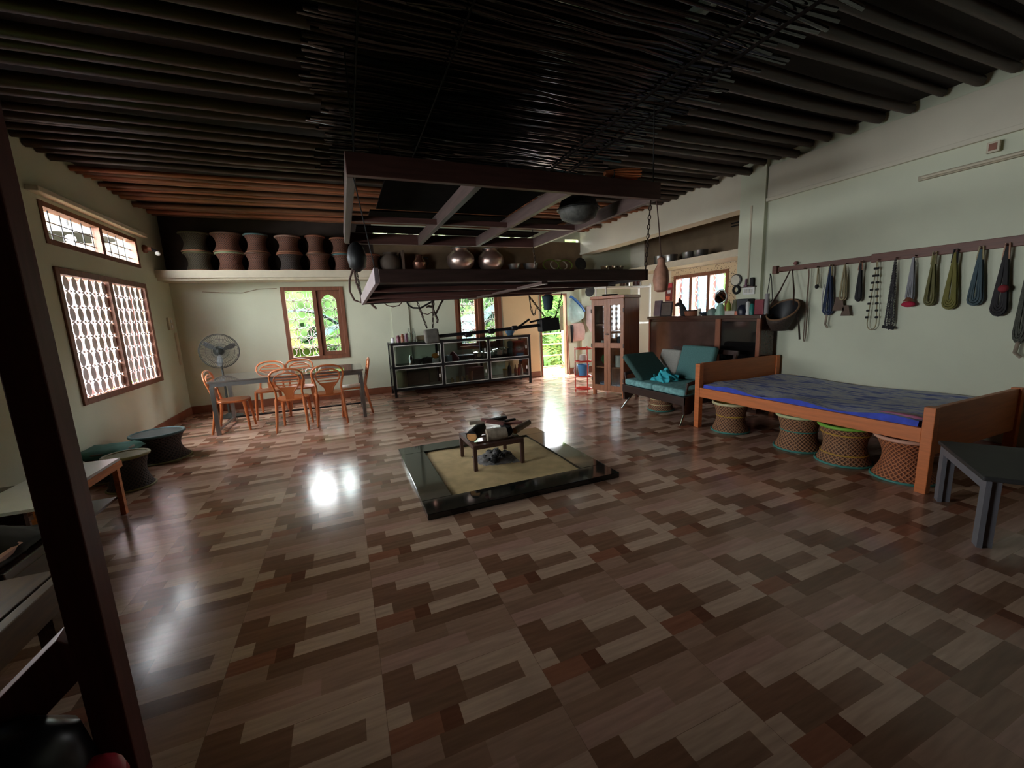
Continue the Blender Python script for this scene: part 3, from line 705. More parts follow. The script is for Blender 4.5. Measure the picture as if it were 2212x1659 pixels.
pot('pan', bowlp(.1,.08), inc(.48,.2,.12), M_STEEL, 'steel pan on the cupboard floor behind the right door', 'pan', G)
pot('glass_tumbler', can(.04,.1), inc(.15,.14,.878), mat('pale tumbler',(190,190,184),.15), 'pale tumbler on the shelf above the left door rail', 'tumbler', G)
pot('dark_jar', jarp(.06,.2), inc(.46,.2,.878), mat('smoky jar',(70,76,84),.2), 'smoky jar above the rail of the right cupboard door', 'jar', G)
pot('stack_bowl', bowlp(.08,.12), inc(.46,.2,1.268), mat('grey bowl',(130,134,136),.3), 'grey bowl on the top shelf of the cupboard', 'bowl', G)
pot('black_tray', [(.12,0),(.14,.03),(.13,.03),(.001,.008)], inc(.25,.2,H), M_BLACK, 'shallow black tray lying on top of the glazed cupboard', 'tray')
# white shelf rack behind the cupboard top
t = thing('white_shelf_rack', 'white metal shelf rack showing above the glazed cupboard', 'rack', (5.5,7.2,0))
for x in (-.55,.55):
    for y in (-.18,.18): obj('post', MB().box(x-.015,x+.015,y-.015,y+.015,0,2.02), M_WHITE, t)
for z in (.5,1.2,1.95): obj('shelf', MB().box(-.57,.57,-.2,.2,z,z+.03), M_WHITE, t)
G = 'small pans on the white rack'
for i,(x,r,c,lb) in enumerate([(-.3,.09,M_BLACK,'dark pan at the left of the white rack'),(0,.07,mat('brown tin',(110,70,54),.4),'brown tin in the middle of the white rack'),(.12,.04,M_CHROME,'bright steel cup on the white rack'),(.36,.09,mat('maroon tin',(90,50,48),.4),'maroon tin at the right end of the white rack')]):
    pot('rack_tin', can(r,.1), (5.5+x,7.2,1.98), c, lb, 'tin', G)

# ------------------------------------------------------------------ red plastic rack with bucket, left of the cupboard
t = thing('plastic_rack', 'narrow red plastic rack of four shelves beside the glazed cupboard', 'rack', (4.13,6.6,0))
for z in (.06,.3,.58,.82):
    b = MB(); b.ring((0,0,z),.15,.012,20,6)
    for k in range(5): 
        y = -.1+.05*k; hw = math.sqrt(.15**2-y*y); b.tube([(-hw,y,z),(hw,y,z)],.006,5)
    obj('shelf', b, M_RED, t)
for k in range(3):
    a = 2*PI*k/3+.5; obj('post', MB().tube([(math.cos(a)*.15,math.sin(a)*.15,0),(math.cos(a)*.15,math.sin(a)*.15,.85)],.011,6), M_RED, t)
t = thing('bucket', 'blue tub standing on the red plastic rack', 'bucket', (4.13,6.6,.314))
obj('body', MB().lathe([(.08,0),(.11,.2),(.105,.2),(.075,.01)],n=20), M_BLUE, t, smooth=40); obj('rim', MB().ring((0,0,.2),.11,.008,20,6), M_BLUE, t)
single('cloth_roll', MB().lathe([(.07,0),(.08,.05),(.06,.11),(.001,.12)],n=14), mat('pale cloth',(196,190,180),.9), 'pale cloth bundle on a red rack shelf above the blue tub', 'cloth', None, (4.13,6.6,.594), smooth=60)

# ------------------------------------------------------------------ bags hanging right of the door
def bag(name, poly, th, m, label, cat, y, parts=()):
    t = thing(name, label, cat, (poly[0][0],y,poly[0][1])); ox, oz = poly[0]
    b = MB(); n = len(poly)
    cx = sum(p[0] for p in poly)/n-ox; cz = sum(p[1] for p in poly)/n-oz
    ring = [Vector((p[0]-ox,0,p[1]-oz)) for p in poly]
    mid = [Vector((cx+(v.x-cx)*.72,0,cz+(v.z-cz)*.72)) for v in ring]
    for s in (-1,1):
        o = len(b.v); b.v += [v.copy() for v in ring]+[v+Vector((0,s*th,0)) for v in mid]+[Vector((cx,s*th*1.2,cz))]
        for i in range(n):
            j = (i+1)%n; b.f += [(o+i,o+j,o+n+j,o+n+i),(o+n+i,o+n+j,o+2*n)]
    obj('pouch', b, m, t, smooth=80)
    for nm, pts, r, mm in parts: obj(nm, MB().tube([(p[0]-ox,0,p[1]-oz) for p in pts], r, 6, flat=.5), mm, t, smooth=60)
    return t
M_POLY = mat('milky polythene',(176,206,200),.35,var=.15,scale=12)
bag('plastic_bag', [(5.06,1.86),(5.2,1.72),(5.36,1.58),(5.44,1.46),(5.42,1.36),(5.28,1.27),(5.08,1.24),(4.99,1.32),(5.0,1.5)], .09, M_POLY, 'milky polythene bag with blue handle band hanging by the door', 'bag', 8.6,
    [('handle',[(5.05,1.87),(5.2,1.78),(5.33,1.66),(5.44,1.5)],.035,mat('blue polythene',(30,96,170),.4))])
bag('cloth_bag', [(5.1,1.22),(5.46,1.25),(5.5,1.05),(5.48,.84),(5.4,.8),(5.12,.8),(5.09,.95)], .06, mat('dusty pink cloth',(196,158,146),.85), 'dusty pink cloth bag hanging below the polythene bag', 'bag', 8.68, [('strap',[(5.14,1.24),(5.2,1.5),(5.4,1.5),(5.44,1.24)],.012,M_STALK)])
bag('knife_sheath', [(5.05,1.2),(5.13,1.2),(5.12,.95),(5.1,.77),(5.07,.78)], .03, M_BLACK, 'narrow black sheath hanging beside the door jamb', 'sheath', 8.62)
bag('tote_bag', [(5.5,1.62),(5.66,1.66),(5.8,1.5),(5.8,1.1),(5.6,1.0),(5.48,1.2)], .08, mat('pale rag',(210,190,184),.85), 'pale rag bag hanging between the polythene bag and the cupboard', 'bag', 8.6)
single('black_pan', MB().lathe([(.001,0),(.1,0),(.13,.03),(.12,.03),(.001,.012)],n=20,mtx=Matrix.Rotation(PI/2+.2,4,'X')), M_BLACK, 'black pan hung high on the back wall right of the door', 'pan', None, (5.55,8.55,1.98), smooth=40)
single('boots', MB().lathe([(.11,0),(.14,.1),(.1,.2),(.04,.26)],n=14), mat('dark sack',(70,54,48),.9), 'dark brown sack slumped on the floor right of the doorway', 'sack', None, (5.2,8.5,0), smooth=60)
single('broom_stick', MB().tube([(5.0,8.6,.0),(5.02,8.72,1.2)],.014,8), M_SKIRT, 'thin brown stick leaning against the wall by the door', 'stick')
# ------------------------------------------------------------------ dark sideboard between pillar and cupboard
t = thing('sideboard', 'tall dark wooden sideboard with glossy doors behind the teal sofa', 'sideboard', (5.135,3.82,0))
M_PANEL = mat('glossy brown panel',(74,56,50),.12,var=.25,scale=4,coat=.4)
M_PANELD = mat('black glass panel',(22,20,20),.07,var=.2)
b = MB(); b.box(.03,.27,0,2.16,.06,1.31); obj('body', b, M_DKW, t)
obj('top', MB().box(-.02,.29,-.02,2.18,1.31,1.36), M_DKW, t, bevel=.006)
obj('plinth', MB().box(.04,.25,.02,2.14,0,.06), M_DKW, t)
obj('door', MB().box(.012,.029,.72,2.12,.12,1.27), M_PANEL, t, bevel=.004)
obj('door', MB().box(.012,.029,.06,.62,.12,1.27), M_PANELD, t, bevel=.004)
M_STILE = wood('reddish stile',(134,78,52),.4,axis=2)
for y0,y1 in ((.0,.055),(.625,.715),(2.125,2.16)): obj('stile', MB().box(0,.03,y0,y1,.06,1.31), M_STILE, t)
SB = 1.36
G = 'things on the dark sideboard'
def sb(name, mb, m, label, cat, y, x=5.3, **k): return single(name, mb, m, label, cat, G, (x,y,SB), **k)
sb('book', MB().cbox((0,0,.14),(.04,.16,.27),Matrix.Rotation(.12,3,'Y')), mat('violet grey cover',(150,140,160),.5), 'pale violet book standing at the cupboard end of the sideboard', 'book', 5.93)
t = thing('picture_frame', 'grey framed picture leaning beside the pale violet book', 'picture', (5.3,5.72,SB), 0, G)
Rm = Matrix.Rotation(.1,3,'Y'); obj('frame', MB().cbox((0,0,.125),(.018,.27,.25),Rm), mat('dark picture frame',(60,56,66),.4), t); obj('print', MB().cbox((-.0105,0,.125),(.002,.23,.21),Rm), mat('grey print',(132,126,122),.6), t)
t = thing('statuette', 'dark figurine of a tall bird against the alcove window', 'figurine', (5.32,5.4,SB), 0, G)
obj('body', MB().tube([(0,-.06,0),(0,-.05,.08),(0,-.02,.15),(0,.02,.2),(0,.03,.25),(0,.05,.29)],[.05,.055,.045,.03,.03,.012],10), M_CHAR, t, smooth=60)
obj('beak', MB().tube([(0,.05,.2),(0,.1,.19),(0,.13,.17)],[.03,.03,.012],8), M_CHAR, t, smooth=60)
t = thing('basket', 'low dark basket of odds and ends on the sideboard', 'basket', (5.3,5.15,SB), 0, G)
obj('body', MB().lathe([(.1,0),(.125,.08),(.118,.08),(.09,.01)],n=20), M_SKIRT, t, smooth=40); obj('rim', MB().ring((0,0,.08),.122,.008,20,5), M_BLACK, t)
sb('tin', MB().cyl((0,0,0),.028,.11), mat('beige tin',(190,180,160),.4), 'slim beige tin beside the low dark basket', 'tin', 5.0, smooth=40)
sb('ashtray', MB().lathe(bowlp(.1,.05)), mat('slate dish',(50,56,62),.3), 'flat slate dish in front of the alcove window', 'dish', 4.88, smooth=40)
t = thing('table_mirror', 'round shaving mirror on a pale green stand', 'mirror', (5.3,4.6,SB), 0, G)
M = Matrix.Rotation(PI/2,4,'Y')
obj('frame', MB().ring((0,0,.27),.1,.01,28,6,M), mat('pale mirror rim',(214,214,206),.3), t, smooth=60)
obj('glass', MB().lathe([(.099,-.004),(.099,.004)],(0,0,.27),28,M @ Matrix.Rotation(.35,4,'Y')), mat('mirror glass',(150,146,140),.04,metal=1,var=.02), t)
obj('stand', MB().lathe([(.07,0),(.075,.03),(.05,.08),(.055,.12),(.03,.17)],n=18), mat('pale green stand',(160,196,176),.35), t, smooth=40)
sb('lamp', MB().lathe([(.08,0),(.085,.03),(.06,.09),(.02,.11)]), mat('grey green ceramic',(110,128,120),.4), 'grey green ceramic dome left of the round mirror', 'ornament', 4.74, smooth=40)
sb('bottle', MB().lathe([(.035,0),(.035,.15),(.014,.19),(.016,.22)]), mat('olive yellow glass',(150,160,60),.25), 'tall olive yellow bottle beside the round mirror', 'bottle', 4.46, smooth=40)
sb('storage_jar', MB().lathe(jarp(.055,.22)), mat('olive jar',(96,96,70),.4), 'dull olive jar right of the yellow bottle', 'jar', 4.36, x=5.33, smooth=40)
sb('carton', MB().box(-.04,.04,-.085,.085,.0,.06), mat('off white carton',(186,180,168),.6), 'low off white carton in front of the olive jar', 'carton', 4.33, x=5.21, bevel=.003)
sb('speaker', MB().box(-.06,.06,-.09,.09,0,.22), mat('black speaker',(42,44,50),.5), 'black box speaker behind the off white carton', 'speaker', 4.23, x=5.35, bevel=.01)
sb('telephone', MB().lathe([(.07,0),(.08,.05),(.06,.11),(.03,.14)]), mat('dark blue plastic',(34,36,52),.35), 'dark blue rounded gadget before the pillar', 'gadget', 4.16, x=5.22, smooth=40)
sb('tin', MB().cyl((0,0,0),.03,.055), mat('orange tin',(190,90,50),.4), 'little orange tin at the front edge of the sideboard', 'tin', 4.21, x=5.17, smooth=40)
sb('bottle', MB().lathe([(.028,0),(.028,.16),(.012,.18)]), M_WHITE, 'slim white bottle in front of the pillar', 'bottle', 4.08, x=5.22, smooth=40)
sb('bottle', MB().lathe([(.026,0),(.026,.13),(.01,.15)]), mat('teal bottle plastic',(40,130,120),.4), 'small teal bottle right of the slim white one', 'bottle', 4.02, x=5.22, smooth=40)
sb('gift_box', MB().box(-.06,.06,-.065,.065,.0,.2), mat('crimson box',(130,34,50),.45), 'crimson box near the wall end of the sideboard', 'box', 3.92, x=5.28, bevel=.004)
sb('paper_roll', MB().cyl((0,0,0),.028,.27), mat('grey paper',(150,146,146),.7), 'upright grey paper roll at the wall end of the sideboard', 'roll', 3.83, x=5.25, smooth=40)
# things on the pillar
G = 'things fixed to the pillar'
M = Matrix.Rotation(-PI/2,4,'Y'); XP = XR-.062
t = thing('wall_clock', 'round pale clock on the alcove edge of the pillar', 'clock', (XP,4.45,1.86), 0, G)
obj('case', MB().lathe([(.085,0),(.085,.03),(.075,.035)],n=28,mtx=M), mat('dark clock case',(52,50,48),.4), t, smooth=40); obj('dial', MB().lathe([(.072,.036),(.072,.038)],n=28,mtx=M), mat('cream dial',(200,196,176),.5), t)
single('dried_wreath', MB().ring((0,0,0),.05,.018,16,6,M), M_CHAR, 'small dark wreath hanging under the round pale clock', 'wreath', G, (XP-.02,4.44,1.72))
t = thing('switch_board', 'white electric switch board on the pillar', 'switch board', (XP,4.24,1.69), 0, G)
obj('plate', MB().box(-.02,0,-.09,.09,-.05,.05), M_WHITE, t, bevel=.004)
for i in range(3): obj('switch', MB().box(-.027,-.02,-.06+.045*i,-.03+.045*i,-.025,.025), mat('switch %d'%i,(196,192,180),.4), t)
single('wall_shelf', MB().box(-.08,0,-.1,.1,-.012,0), M_DKW, 'tiny dark shelf above the white switch board', 'shelf', G, (XP,4.23,1.752))
single('phone', MB().box(-.05,-.02,-.025,.025,0,.12), M_BLACK, 'black cordless phone on the tiny pillar shelf', 'phone', G, (XP,4.18,1.752), bevel=.006)
single('candle', MB().lathe([(.03,0),(.03,.02),(.015,.03),(.012,.11)]), mat('mauve figurine',(120,84,100),.6), 'mauve trinket on the tiny pillar shelf', 'trinket', G, (XP-.04,4.27,1.752), smooth=40)
single('poster', MB().box(-.004,0,-.11,.11,-.2,.2), mat('dark red poster',(120,50,52),.6), 'dark red and white calendar hanging beside the alcove window', 'calendar', None, (XA-.014,7.42,1.85))
for i,(y,z,c,a,lb) in enumerate([(7.39,2.0,(196,60,80),.07,'pink red greeting card pinned beside the alcove window'),(7.41,1.86,(220,226,236),.05,'blank white note pinned on the calendar'),(7.44,1.72,(226,110,80),.06,'orange and white card pinned on the calendar'),(7.41,1.56,(220,228,240),.06,'pale blue note at the bottom of the calendar'),(7.58,1.98,(216,140,120),.09,'salmon pink card pinned left of the calendar')]):
    single('card', MB().box(-.005,0,-a,a,-a*.7,a*.7), mat('card %d'%i,c,.6,var=.2,scale=20), lb, 'card', 'cards pinned by the alcove window', (XA-.019,y,z))
# pots on the alcove shelf
G = 'steel pots on the alcove shelf'
single('air_vent', MB().box(-.012,0,-.13,.13,-.012,.012).box(-.012,0,-.13,.13,.04,.064), M_BLACK, 'two dark vent slits high on the alcove wall near the pillar', 'vent', None, (XA-.009,5.72,2.95))
for i,(y,r,h,lb) in enumerate([(7.3,.12,.18,'steel pot on the alcove shelf, nearest the back corner'),(7.0,.14,.16,'second steel pot along the alcove shelf'),(6.5,.12,.14,'third steel pot along the alcove shelf'),(6.2,.13,.13,'steel pot on the alcove shelf nearest the pillar')]):
    pot('steel_pot', [(r*.85,0),(r,.02),(r,h*.9),(r*1.05,h)], (6.56,y,2.44), M_STEEL, lb, 'pot', G)
# pots on the back loft shelf
G = 'pots on the back loft shelf'
t = thing('copper_jug', 'dark jug with a bright copper flank on the loft shelf', 'jug', (1.55,8.5,2.44), 0, G)
obj('body', MB().lathe([(.09,0),(.13,.06),(.15,.16),(.08,.24),(.07,.3),(.09,.31)],n=24), mat('tarnished copper',(150,110,96),.25,metal=.9), t, smooth=50); obj('handle', MB().tube([(.08,0,.27),(.17,0,.26),(.19,0,.18),(.14,0,.12)],.012,6), M_BLACK, t, smooth=60)
for x,R,lb in ((2.42,.29,'big round aluminium pot on the loft shelf, nearer the copper jug'),(3.08,.28,'big round aluminium pot on the loft shelf, farther from the copper jug')):
    pr = [(.12,0),(.2,.04),(R*.93,.13),(R,.22),(R*.93,.31),(R*.62,.4),(R*.5,.43),(R*.58,.46),(R*.54,.46)]
    t = thing('water_pot', lb, 'pot', (x,8.54,2.44), 0, G); obj('body', MB().lathe(pr,n=36), mat('aged aluminium %s'%x,(190,168,158),.3,metal=.9,var=.06), t, smooth=50); obj('rim', MB().ring((0,0,.46),R*.58,.01,30,6), M_STEEL, t)
pot('metal_bowl', bowlp(.14,.14), (3.58,8.45,2.44), M_STEEL, 'small steel bowl on the loft shelf right of the round pots', 'bowl', G)
pot('metal_bowl', bowlp(.17,.15), (3.98,8.45,2.44), M_STEEL, 'wider steel bowl on the loft shelf before the cane coils', 'bowl', G)
t = thing('cane_coil', 'loose coils of pale cane lying on the loft shelf', 'coil', (4.75,8.48,2.44), 0, G)
for k,(dx,r,tl) in enumerate([(-.25,.13,1.25),(-.05,.14,1.1),(.12,.12,1.35)]): obj('loop', MB().ring((dx,0,.13),r,.014,24,6,Matrix.Rotation(tl,4,'X') @ Matrix.Diagonal((1.5,1,1,1))), M_STALK if k != 1 else M_BARK, t, smooth=60)
t = thing('frying_pan', 'black pan standing on edge against the loft wall', 'pan', (5.28,8.52,2.44), 0, G)
obj('dish', MB().lathe([(.001,0),(.11,0),(.15,.04),(.14,.04),(.001,.012)],(0,0,.15),24,Matrix.Rotation(PI/2-.2,4,'X')), M_BLACK, t, smooth=40)
for i,x in enumerate((5.92,6.15,6.36)): pot('metal_bowl', bowlp(.1,.11), (x,8.46,2.44), M_CHROME, ['shiny bowl in the corner of the loft shelf, nearest the beam','middle shiny bowl in the loft shelf corner','shiny bowl in the loft shelf corner, farthest from the beam'][i], 'bowl', G)
single('plank', MB().box(-.02,.02,-.2,.2,0,.38), mat('dark board',(74,56,44),.7), 'dark upright board between the stored stools and the copper jug', 'board', G, (1.22,8.55,2.44))
pot('earthen_pot', [(.14,0),(.2,.1),(.2,.22),(.12,.32),(.14,.35)], (1.0,8.53,2.44), mat('dark clay',(64,52,42),.8), 'dark clay pot in the shadow beside the last stored stool', 'pot', G)

# ------------------------------------------------------------------ teal sofa and cushions
t = thing('wooden_sofa', 'low dark wooden two seat sofa on splayed metal legs', 'sofa', (3.9,4.5,0))
b = MB(); b.box(.02,.8,-.6,.6,.29,.34); b.box(0,.03,-.62,.62,.26,.37); b.box(.78,.82,-.62,.62,.26,.4); obj('seat_frame', b, M_SOFAW, t, bevel=.005)
for s in (-1,1):
    b = MB(); y = s*.6; b.prism([(0,y-.02,.37),(.8,y-.02,.4),(.82,y-.02,.2),(.66,y-.02,.16),(.5,y-.02,.26),(.25,y-.02,.26),(.12,y-.02,.14),(.02,y-.02,.14)], (0,.04,0)); obj('side_panel', b, M_SOFAW, t)
    obj('armrest', MB().tube([(.06,s*.6,.4),(.06,s*.62,.53),(.3,s*.63,.575),(.55,s*.62,.56),(.82,s*.6,.6)],[.018,.028,.034,.034,.022],8,flat=.6), M_SOFAW, t, smooth=60)
    obj('leg', MB().tube([(.09,s*.56,.16),(-.02,s*.6,0)],[.018,.013],8), M_CHROME, t, smooth=60)
    obj('leg', MB().tube([(.74,s*.56,.18),(.84,s*.6,0)],[.018,.013],8), M_CHROME, t, smooth=60)
b = MB()
for s in (-1,0,1): b.beam((.8,s*.55,.38),(.98,s*.55,.86),.04,.03)
b.beam((.9,-.58,.66),(.9,.58,.66),.03,.05); b.beam((.98,-.58,.86),(.98,.58,.86),.03,.06)
obj('back_frame', b, M_SOFAW, t)
def cushion(label, c, size, rot, m, group=None):
    b = MB().cbox((0,0,0),size); o = single('cushion', b, m, label, 'cushion', group, c, bevel=min(size)*.35, smooth=60)
    o.modifiers['bevel'].segments = 4; o.rotation_euler = rot; return o
G = 'cushions on the wooden sofa'
cushion('pale teal seat cushion at the cupboard side of the sofa', (4.29,4.8,.415), (.74,.59,.09), (0,0,0), M_TEALL, G)
cushion('pale teal seat cushion at the bed side of the sofa', (4.29,4.2,.415), (.74,.59,.09), (0,0,0), M_TEALL, G)
cushion('dark teal back cushion slumped over the cupboard end of the sofa seat', (4.28,5.02,.62), (.58,.56,.09), (math.radians(40),0,0), M_TEALD, G)
cushion('greyish teal back cushion standing upright against the sofa back', (4.66,4.42,.70), (.1,.6,.5), (0,math.radians(17),0), M_TEAL, G)
cushion('beige grey cushion tucked behind the dark teal one', (4.72,5.0,.66), (.09,.42,.4), (0,math.radians(17),0), mat('beige grey cushion',(150,148,140),.9,var=.1,scale=60), G)
# crumpled turquoise cloth
b = MB(); rc = random.Random(8); n = 18
def crump(u,w):
    d = math.hypot(u,w); s = 1-.5*d
    return Vector((.02*math.sin(7*u+2*w), u*.17+.02*math.sin(9*w), .09*s+.035*math.sin(6*u+1)*math.cos(5*w)+(.06 if w > .2 else 0)*math.cos(3*u))) + Vector((w*.13,0,0))
for i in range(n):
    for j in range(n): b.v.append(crump(i/(n-1)*2-1, j/(n-1)*2-1))
b.f = [(i*n+j,i*n+j+1,(i+1)*n+j+1,(i+1)*n+j) for i in range(n-1) for j in range(n-1)]
o = single('towel', b, mat('turquoise cloth',(64,186,200),.85,bump=.2), 'crumpled turquoise cloth dropped on the sofa seat', 'cloth', None, (4.25,4.62,.47), smooth=70); o.modifiers.new('thick','SOLIDIFY').thickness = .012
o.rotation_euler = (0,math.radians(-35),0)

# ------------------------------------------------------------------ bed
t = thing('wooden_bed', 'orange brown wooden bed standing along the right wall', 'bed', (4.0,1.58,0))
BL, BW = 2.19, 1.45
obj('post', MB().box(0,.065,-.035,.035,0,.68), M_BEDW, t, bevel=.004); obj('post', MB().box(BW-.065,BW,-.035,.035,0,.68), M_BEDW, t, bevel=.004)
obj('post', MB().box(0,.065,BL-.035,BL+.035,0,.805), M_BEDW, t, bevel=.004); obj('post', MB().box(BW-.065,BW,BL-.035,BL+.035,0,.805), M_BEDW, t, bevel=.004)
obj('headboard', MB().box(.066,BW-.066,BL-.018,BL+.018,.42,.81), M_BEDX, t, bevel=.004)
obj('footboard', MB().box(.066,BW-.066,-.018,.018,.3,.675), M_BEDX, t, bevel=.004)
obj('side_rail', MB().box(.005,.035,.036,BL-.036,.395,.51), M_BEDW, t, bevel=.003); obj('side_rail', MB().box(BW-.035,BW-.005,.036,BL-.036,.395,.51), M_BEDW, t, bevel=.003)
for k in range(7): obj('slat', MB().box(.036,BW-.036,.2+k*.29,.3+k*.29,.43,.45), M_BEDX, t)
m, nt, pb = new_mat('blue patterned sheet'); pb.inputs['Roughness'].default_value = .9
tc = nt.nodes.new('ShaderNodeTexCoord'); mp = nt.nodes.new('ShaderNodeMapping'); mp.inputs['Scale'].default_value = (7,1.6,1)
no = nt.nodes.new('ShaderNodeTexNoise'); no.inputs['Scale'].default_value = 2.2; no.inputs['Detail'].default_value = 8; no.inputs['Roughness'].default_value = .65
nt.links.new(tc.outputs['Object'], mp.inputs[0]); nt.links.new(mp.outputs[0], no.inputs['Vector'])
r = nt.nodes.new('ShaderNodeValToRGB'); e = r.color_ramp.elements; r.color_ramp.interpolation = 'LINEAR'
e[0].position = .36; e[0].color = lin((92,102,176))+(1,); e[1].position = .7; e[1].color = lin((232,230,230))+(1,)
for p,c in ((.45,(146,156,212)),(.5,(206,206,214)),(.58,(196,196,210)),(.63,(140,146,196))): q = e.new(p); q.color = lin(c)+(1,)
nt.links.new(no.outputs['Fac'], r.inputs[0]); nt.links.new(r.outputs[0], pb.inputs['Base Color'])
M_SHEET = m
M_HEM = mat('bright blue hem',(66,84,196),.85,var=.2,scale=14)
t = thing('mattress', 'thin mattress under a blue and grey patterned sheet on the wooden bed', 'mattress', (4.04,1.62,.451))
n, k = 16, 26; b = MB()
for i in range(n):
    for j in range(k):
        u, w = i/(n-1), j/(k-1)
        z = .1+.012*math.sin(9*w+3*u)*math.sin(4*u)-.02*math.sin(PI*w)*.6+(.02 if u < .1 else 0)*math.sin(17*w)+.02*max(0,w-.92)*12*(1-u)
        b.v.append(Vector((-.0+u*1.37, .03+w*2.05, z)))
b.f = [(i*k+j,i*k+j+1,(i+1)*k+j+1,(i+1)*k+j) for i in range(n-1) for j in range(k-1)]
top = [Vector(v) for v in b.v]
o = obj('sheet', b, M_SHEET, t, smooth=60)
h = MB()
for j in range(k):
    v = top[j]; h.v += [Vector((v.x,v.y,v.z+.001)), Vector((v.x-.012,v.y,v.z-.035)), Vector((v.x-.004,v.y,.004))]
h.f = [(3*j+a,3*j+a+1,3*(j+1)+a+1,3*(j+1)+a) for j in range(k-1) for a in range(2)]
obj('hem', h, M_HEM, t, smooth=60)
obj('padding', MB().box(.01,1.36,.04,2.07,.002,.07), M_HEM, t)
single('cloth', MB().lathe([(.001,.02),(.07,.018),(.1,.004),(.001,0)],n=16,mtx=Matrix.Diagonal((.5,1.6,1,1))), mat('pink cloth',(224,140,180),.9), 'scrap of pink cloth on the near corner of the bed sheet', 'cloth', None, (4.12,1.80,.553), smooth=60)
# grey chair at the right edge
t = thing('grey_chair', 'grey painted chair in the dark beside the near end of the bed', 'chair', (3.42,1.06,0), math.atan2(.40,.55))
Wc = .68     # local x from near leg to far leg, -y away from the camera side of the seat
for x,y in ((0,0),(Wc,0),(0,-.5),(Wc,-.5)):
    b = MB(); b.box(x-.035,x+.035,y-.012,y+.012,0,.42); b.box(x-.012 if x == 0 else x-.012,x+.012,y-.06,y-.012,0,.42); obj('leg', b, M_GREY, t)
obj('seat', MB().box(-.04,Wc+.04,-.54,.03,.42,.45), mat('dark grey seat',(52,52,52),.6), t, bevel=.01)
obj('apron', MB().box(.03,Wc-.03,-.012,.012,.36,.42), M_GREY, t)
b = MB(); b.box(Wc-.02,Wc+.03,-.5,-.46,.45,.85); b.box(-.03,.02,-.5,-.46,.45,.85); b.box(-.03,Wc+.03,-.5,-.46,.74,.86); obj('backrest', b, M_GREY, t)
# ------------------------------------------------------------------ sunken looking hearth: granite kerb, sand, trivet, wood
HX0,HX1,HY0,HY1 = .445,2.185,2.91,4.66
t = thing('fire_hearth', 'square hearth of black granite slabs filled with sand in the floor centre', 'hearth', ((HX0+HX1)/2,(HY0+HY1)/2,0))
a = (HX1-HX0)/2; c = (HY1-HY0)/2; w = .25
for q in ((-a,a,-c,-c+w),(-a,a,c-w,c),(-a,-a+w,-c+w,c-w),(a-w,a,-c+w,c-w)): obj('kerb_slab', MB().box(*q,.0,.05), M_GRAN, t, bevel=.004)
n = 30; b = MB(); rs2 = random.Random(4)
for i in range(n):
    for j in range(n):
        u, v_ = i/(n-1), j/(n-1); x = -a+w+u*2*(a-w); y = -c+w+v_*2*(c-w)
        b.v.append(Vector((x,y,.028+.006*math.sin(9*x+4*y)*math.sin(7*y)+.003*rs2.random()+.02*math.exp(-((x)**2+(y)**2)/.06))))
b.f = [(i*n+j,i*n+j+1,(i+1)*n+j+1,(i+1)*n+j) for i in range(n-1) for j in range(n-1)]
obj('sand_bed', b, M_SAND, t, smooth=60)
HC = Vector(((HX0+HX1)/2+.0,(HY0+HY1)/2-.02,.03))
t = thing('iron_trivet', 'square brown iron trivet standing in the hearth sand', 'trivet', (1.29,3.86,.03))
M_RUST = mat('brown iron',(92,66,58),.5,metal=.3,var=.2)
for sx in (-1,1):
    for sy in (-1,1): obj('leg', MB().box(sx*.245-.017,sx*.245+.017,sy*.245-.017,sy*.245+.017,0,.215), M_RUST, t)
b = MB(); b.box(-.262,.262,-.262,-.21,.216,.256); b.box(-.262,.262,.21,.262,.216,.256); b.box(-.262,-.21,-.21,.21,.216,.256); b.box(.21,.262,-.21,.21,.216,.256)
obj('top_frame', b, M_RUST, t, bevel=.003)
obj('cross_bar', MB().box(-.209,.209,-.11,-.09,.22,.24), M_RUST, t); obj('cross_bar', MB().box(-.209,.209,.09,.11,.22,.24), M_RUST, t)
def log(name, label, p0, p1, r, m, grp='firewood on the trivet', end=True):
    p0, p1 = Vector(p0), Vector(p1); c = (p0+p1)/2; d = p1-p0; rr = random.Random(label)
    b = MB(); k = 6; b.tube([p0-c+d*i/k+Vector((0,0,rr.uniform(-.004,.004))) for i in range(k+1)], [r*rr.uniform(.94,1.06) for _ in range(k+1)], 14)
    t = thing(name, label, 'firewood', tuple(c), 0, grp); obj('bark', b, m, t, smooth=60)
    if end:
        dn = d.normalized()
        for s, q in ((-1,p0),(1,p1)): obj('cut_end', MB().tube([q-c, q-c+dn*s*.004], r*.86, 14), M_CUT, t)
    return t
log('log', 'charred black log with a fresh yellow cut end on the trivet', (1.06,3.74,.345), (1.24,4.0,.345), .058, M_CHAR)
log('log', 'short pale barked log lying across the trivet front', (1.2,3.70,.346), (1.4,3.68,.346), .06, M_BARK, end=False)
log('log', 'dark burnt log behind the short pale barked one', (1.43,3.72,.345), (1.5,3.98,.345), .056, M_CHAR, end=False)
log('log', 'whitish forked branch poking over the right edge of the trivet', (1.52,3.75,.33), (1.74,3.88,.36), .032, M_BARK)
def stick(label, p0, p1, w, h, m=M_STICK):
    p0, p1 = Vector(p0), Vector(p1); c = (p0+p1)/2
    b = MB().beam(p0-c,p1-c,w,h); b.v = [v+Vector((0,0,random.uniform(-.006,.006))) for v in b.v]
    return single('firewood_stick', b, m, label, 'firewood', 'split sticks on top of the trivet', tuple(c), bevel=.003)
stick('flat grey split stick at the left of the wood pile', (1.09,3.92,.435), (1.3,3.9,.43), .05, .03, M_BARK)
stick('reddish split stick rising steeply over the logs', (1.2,3.86,.47), (1.43,3.8,.415), .045, .03)
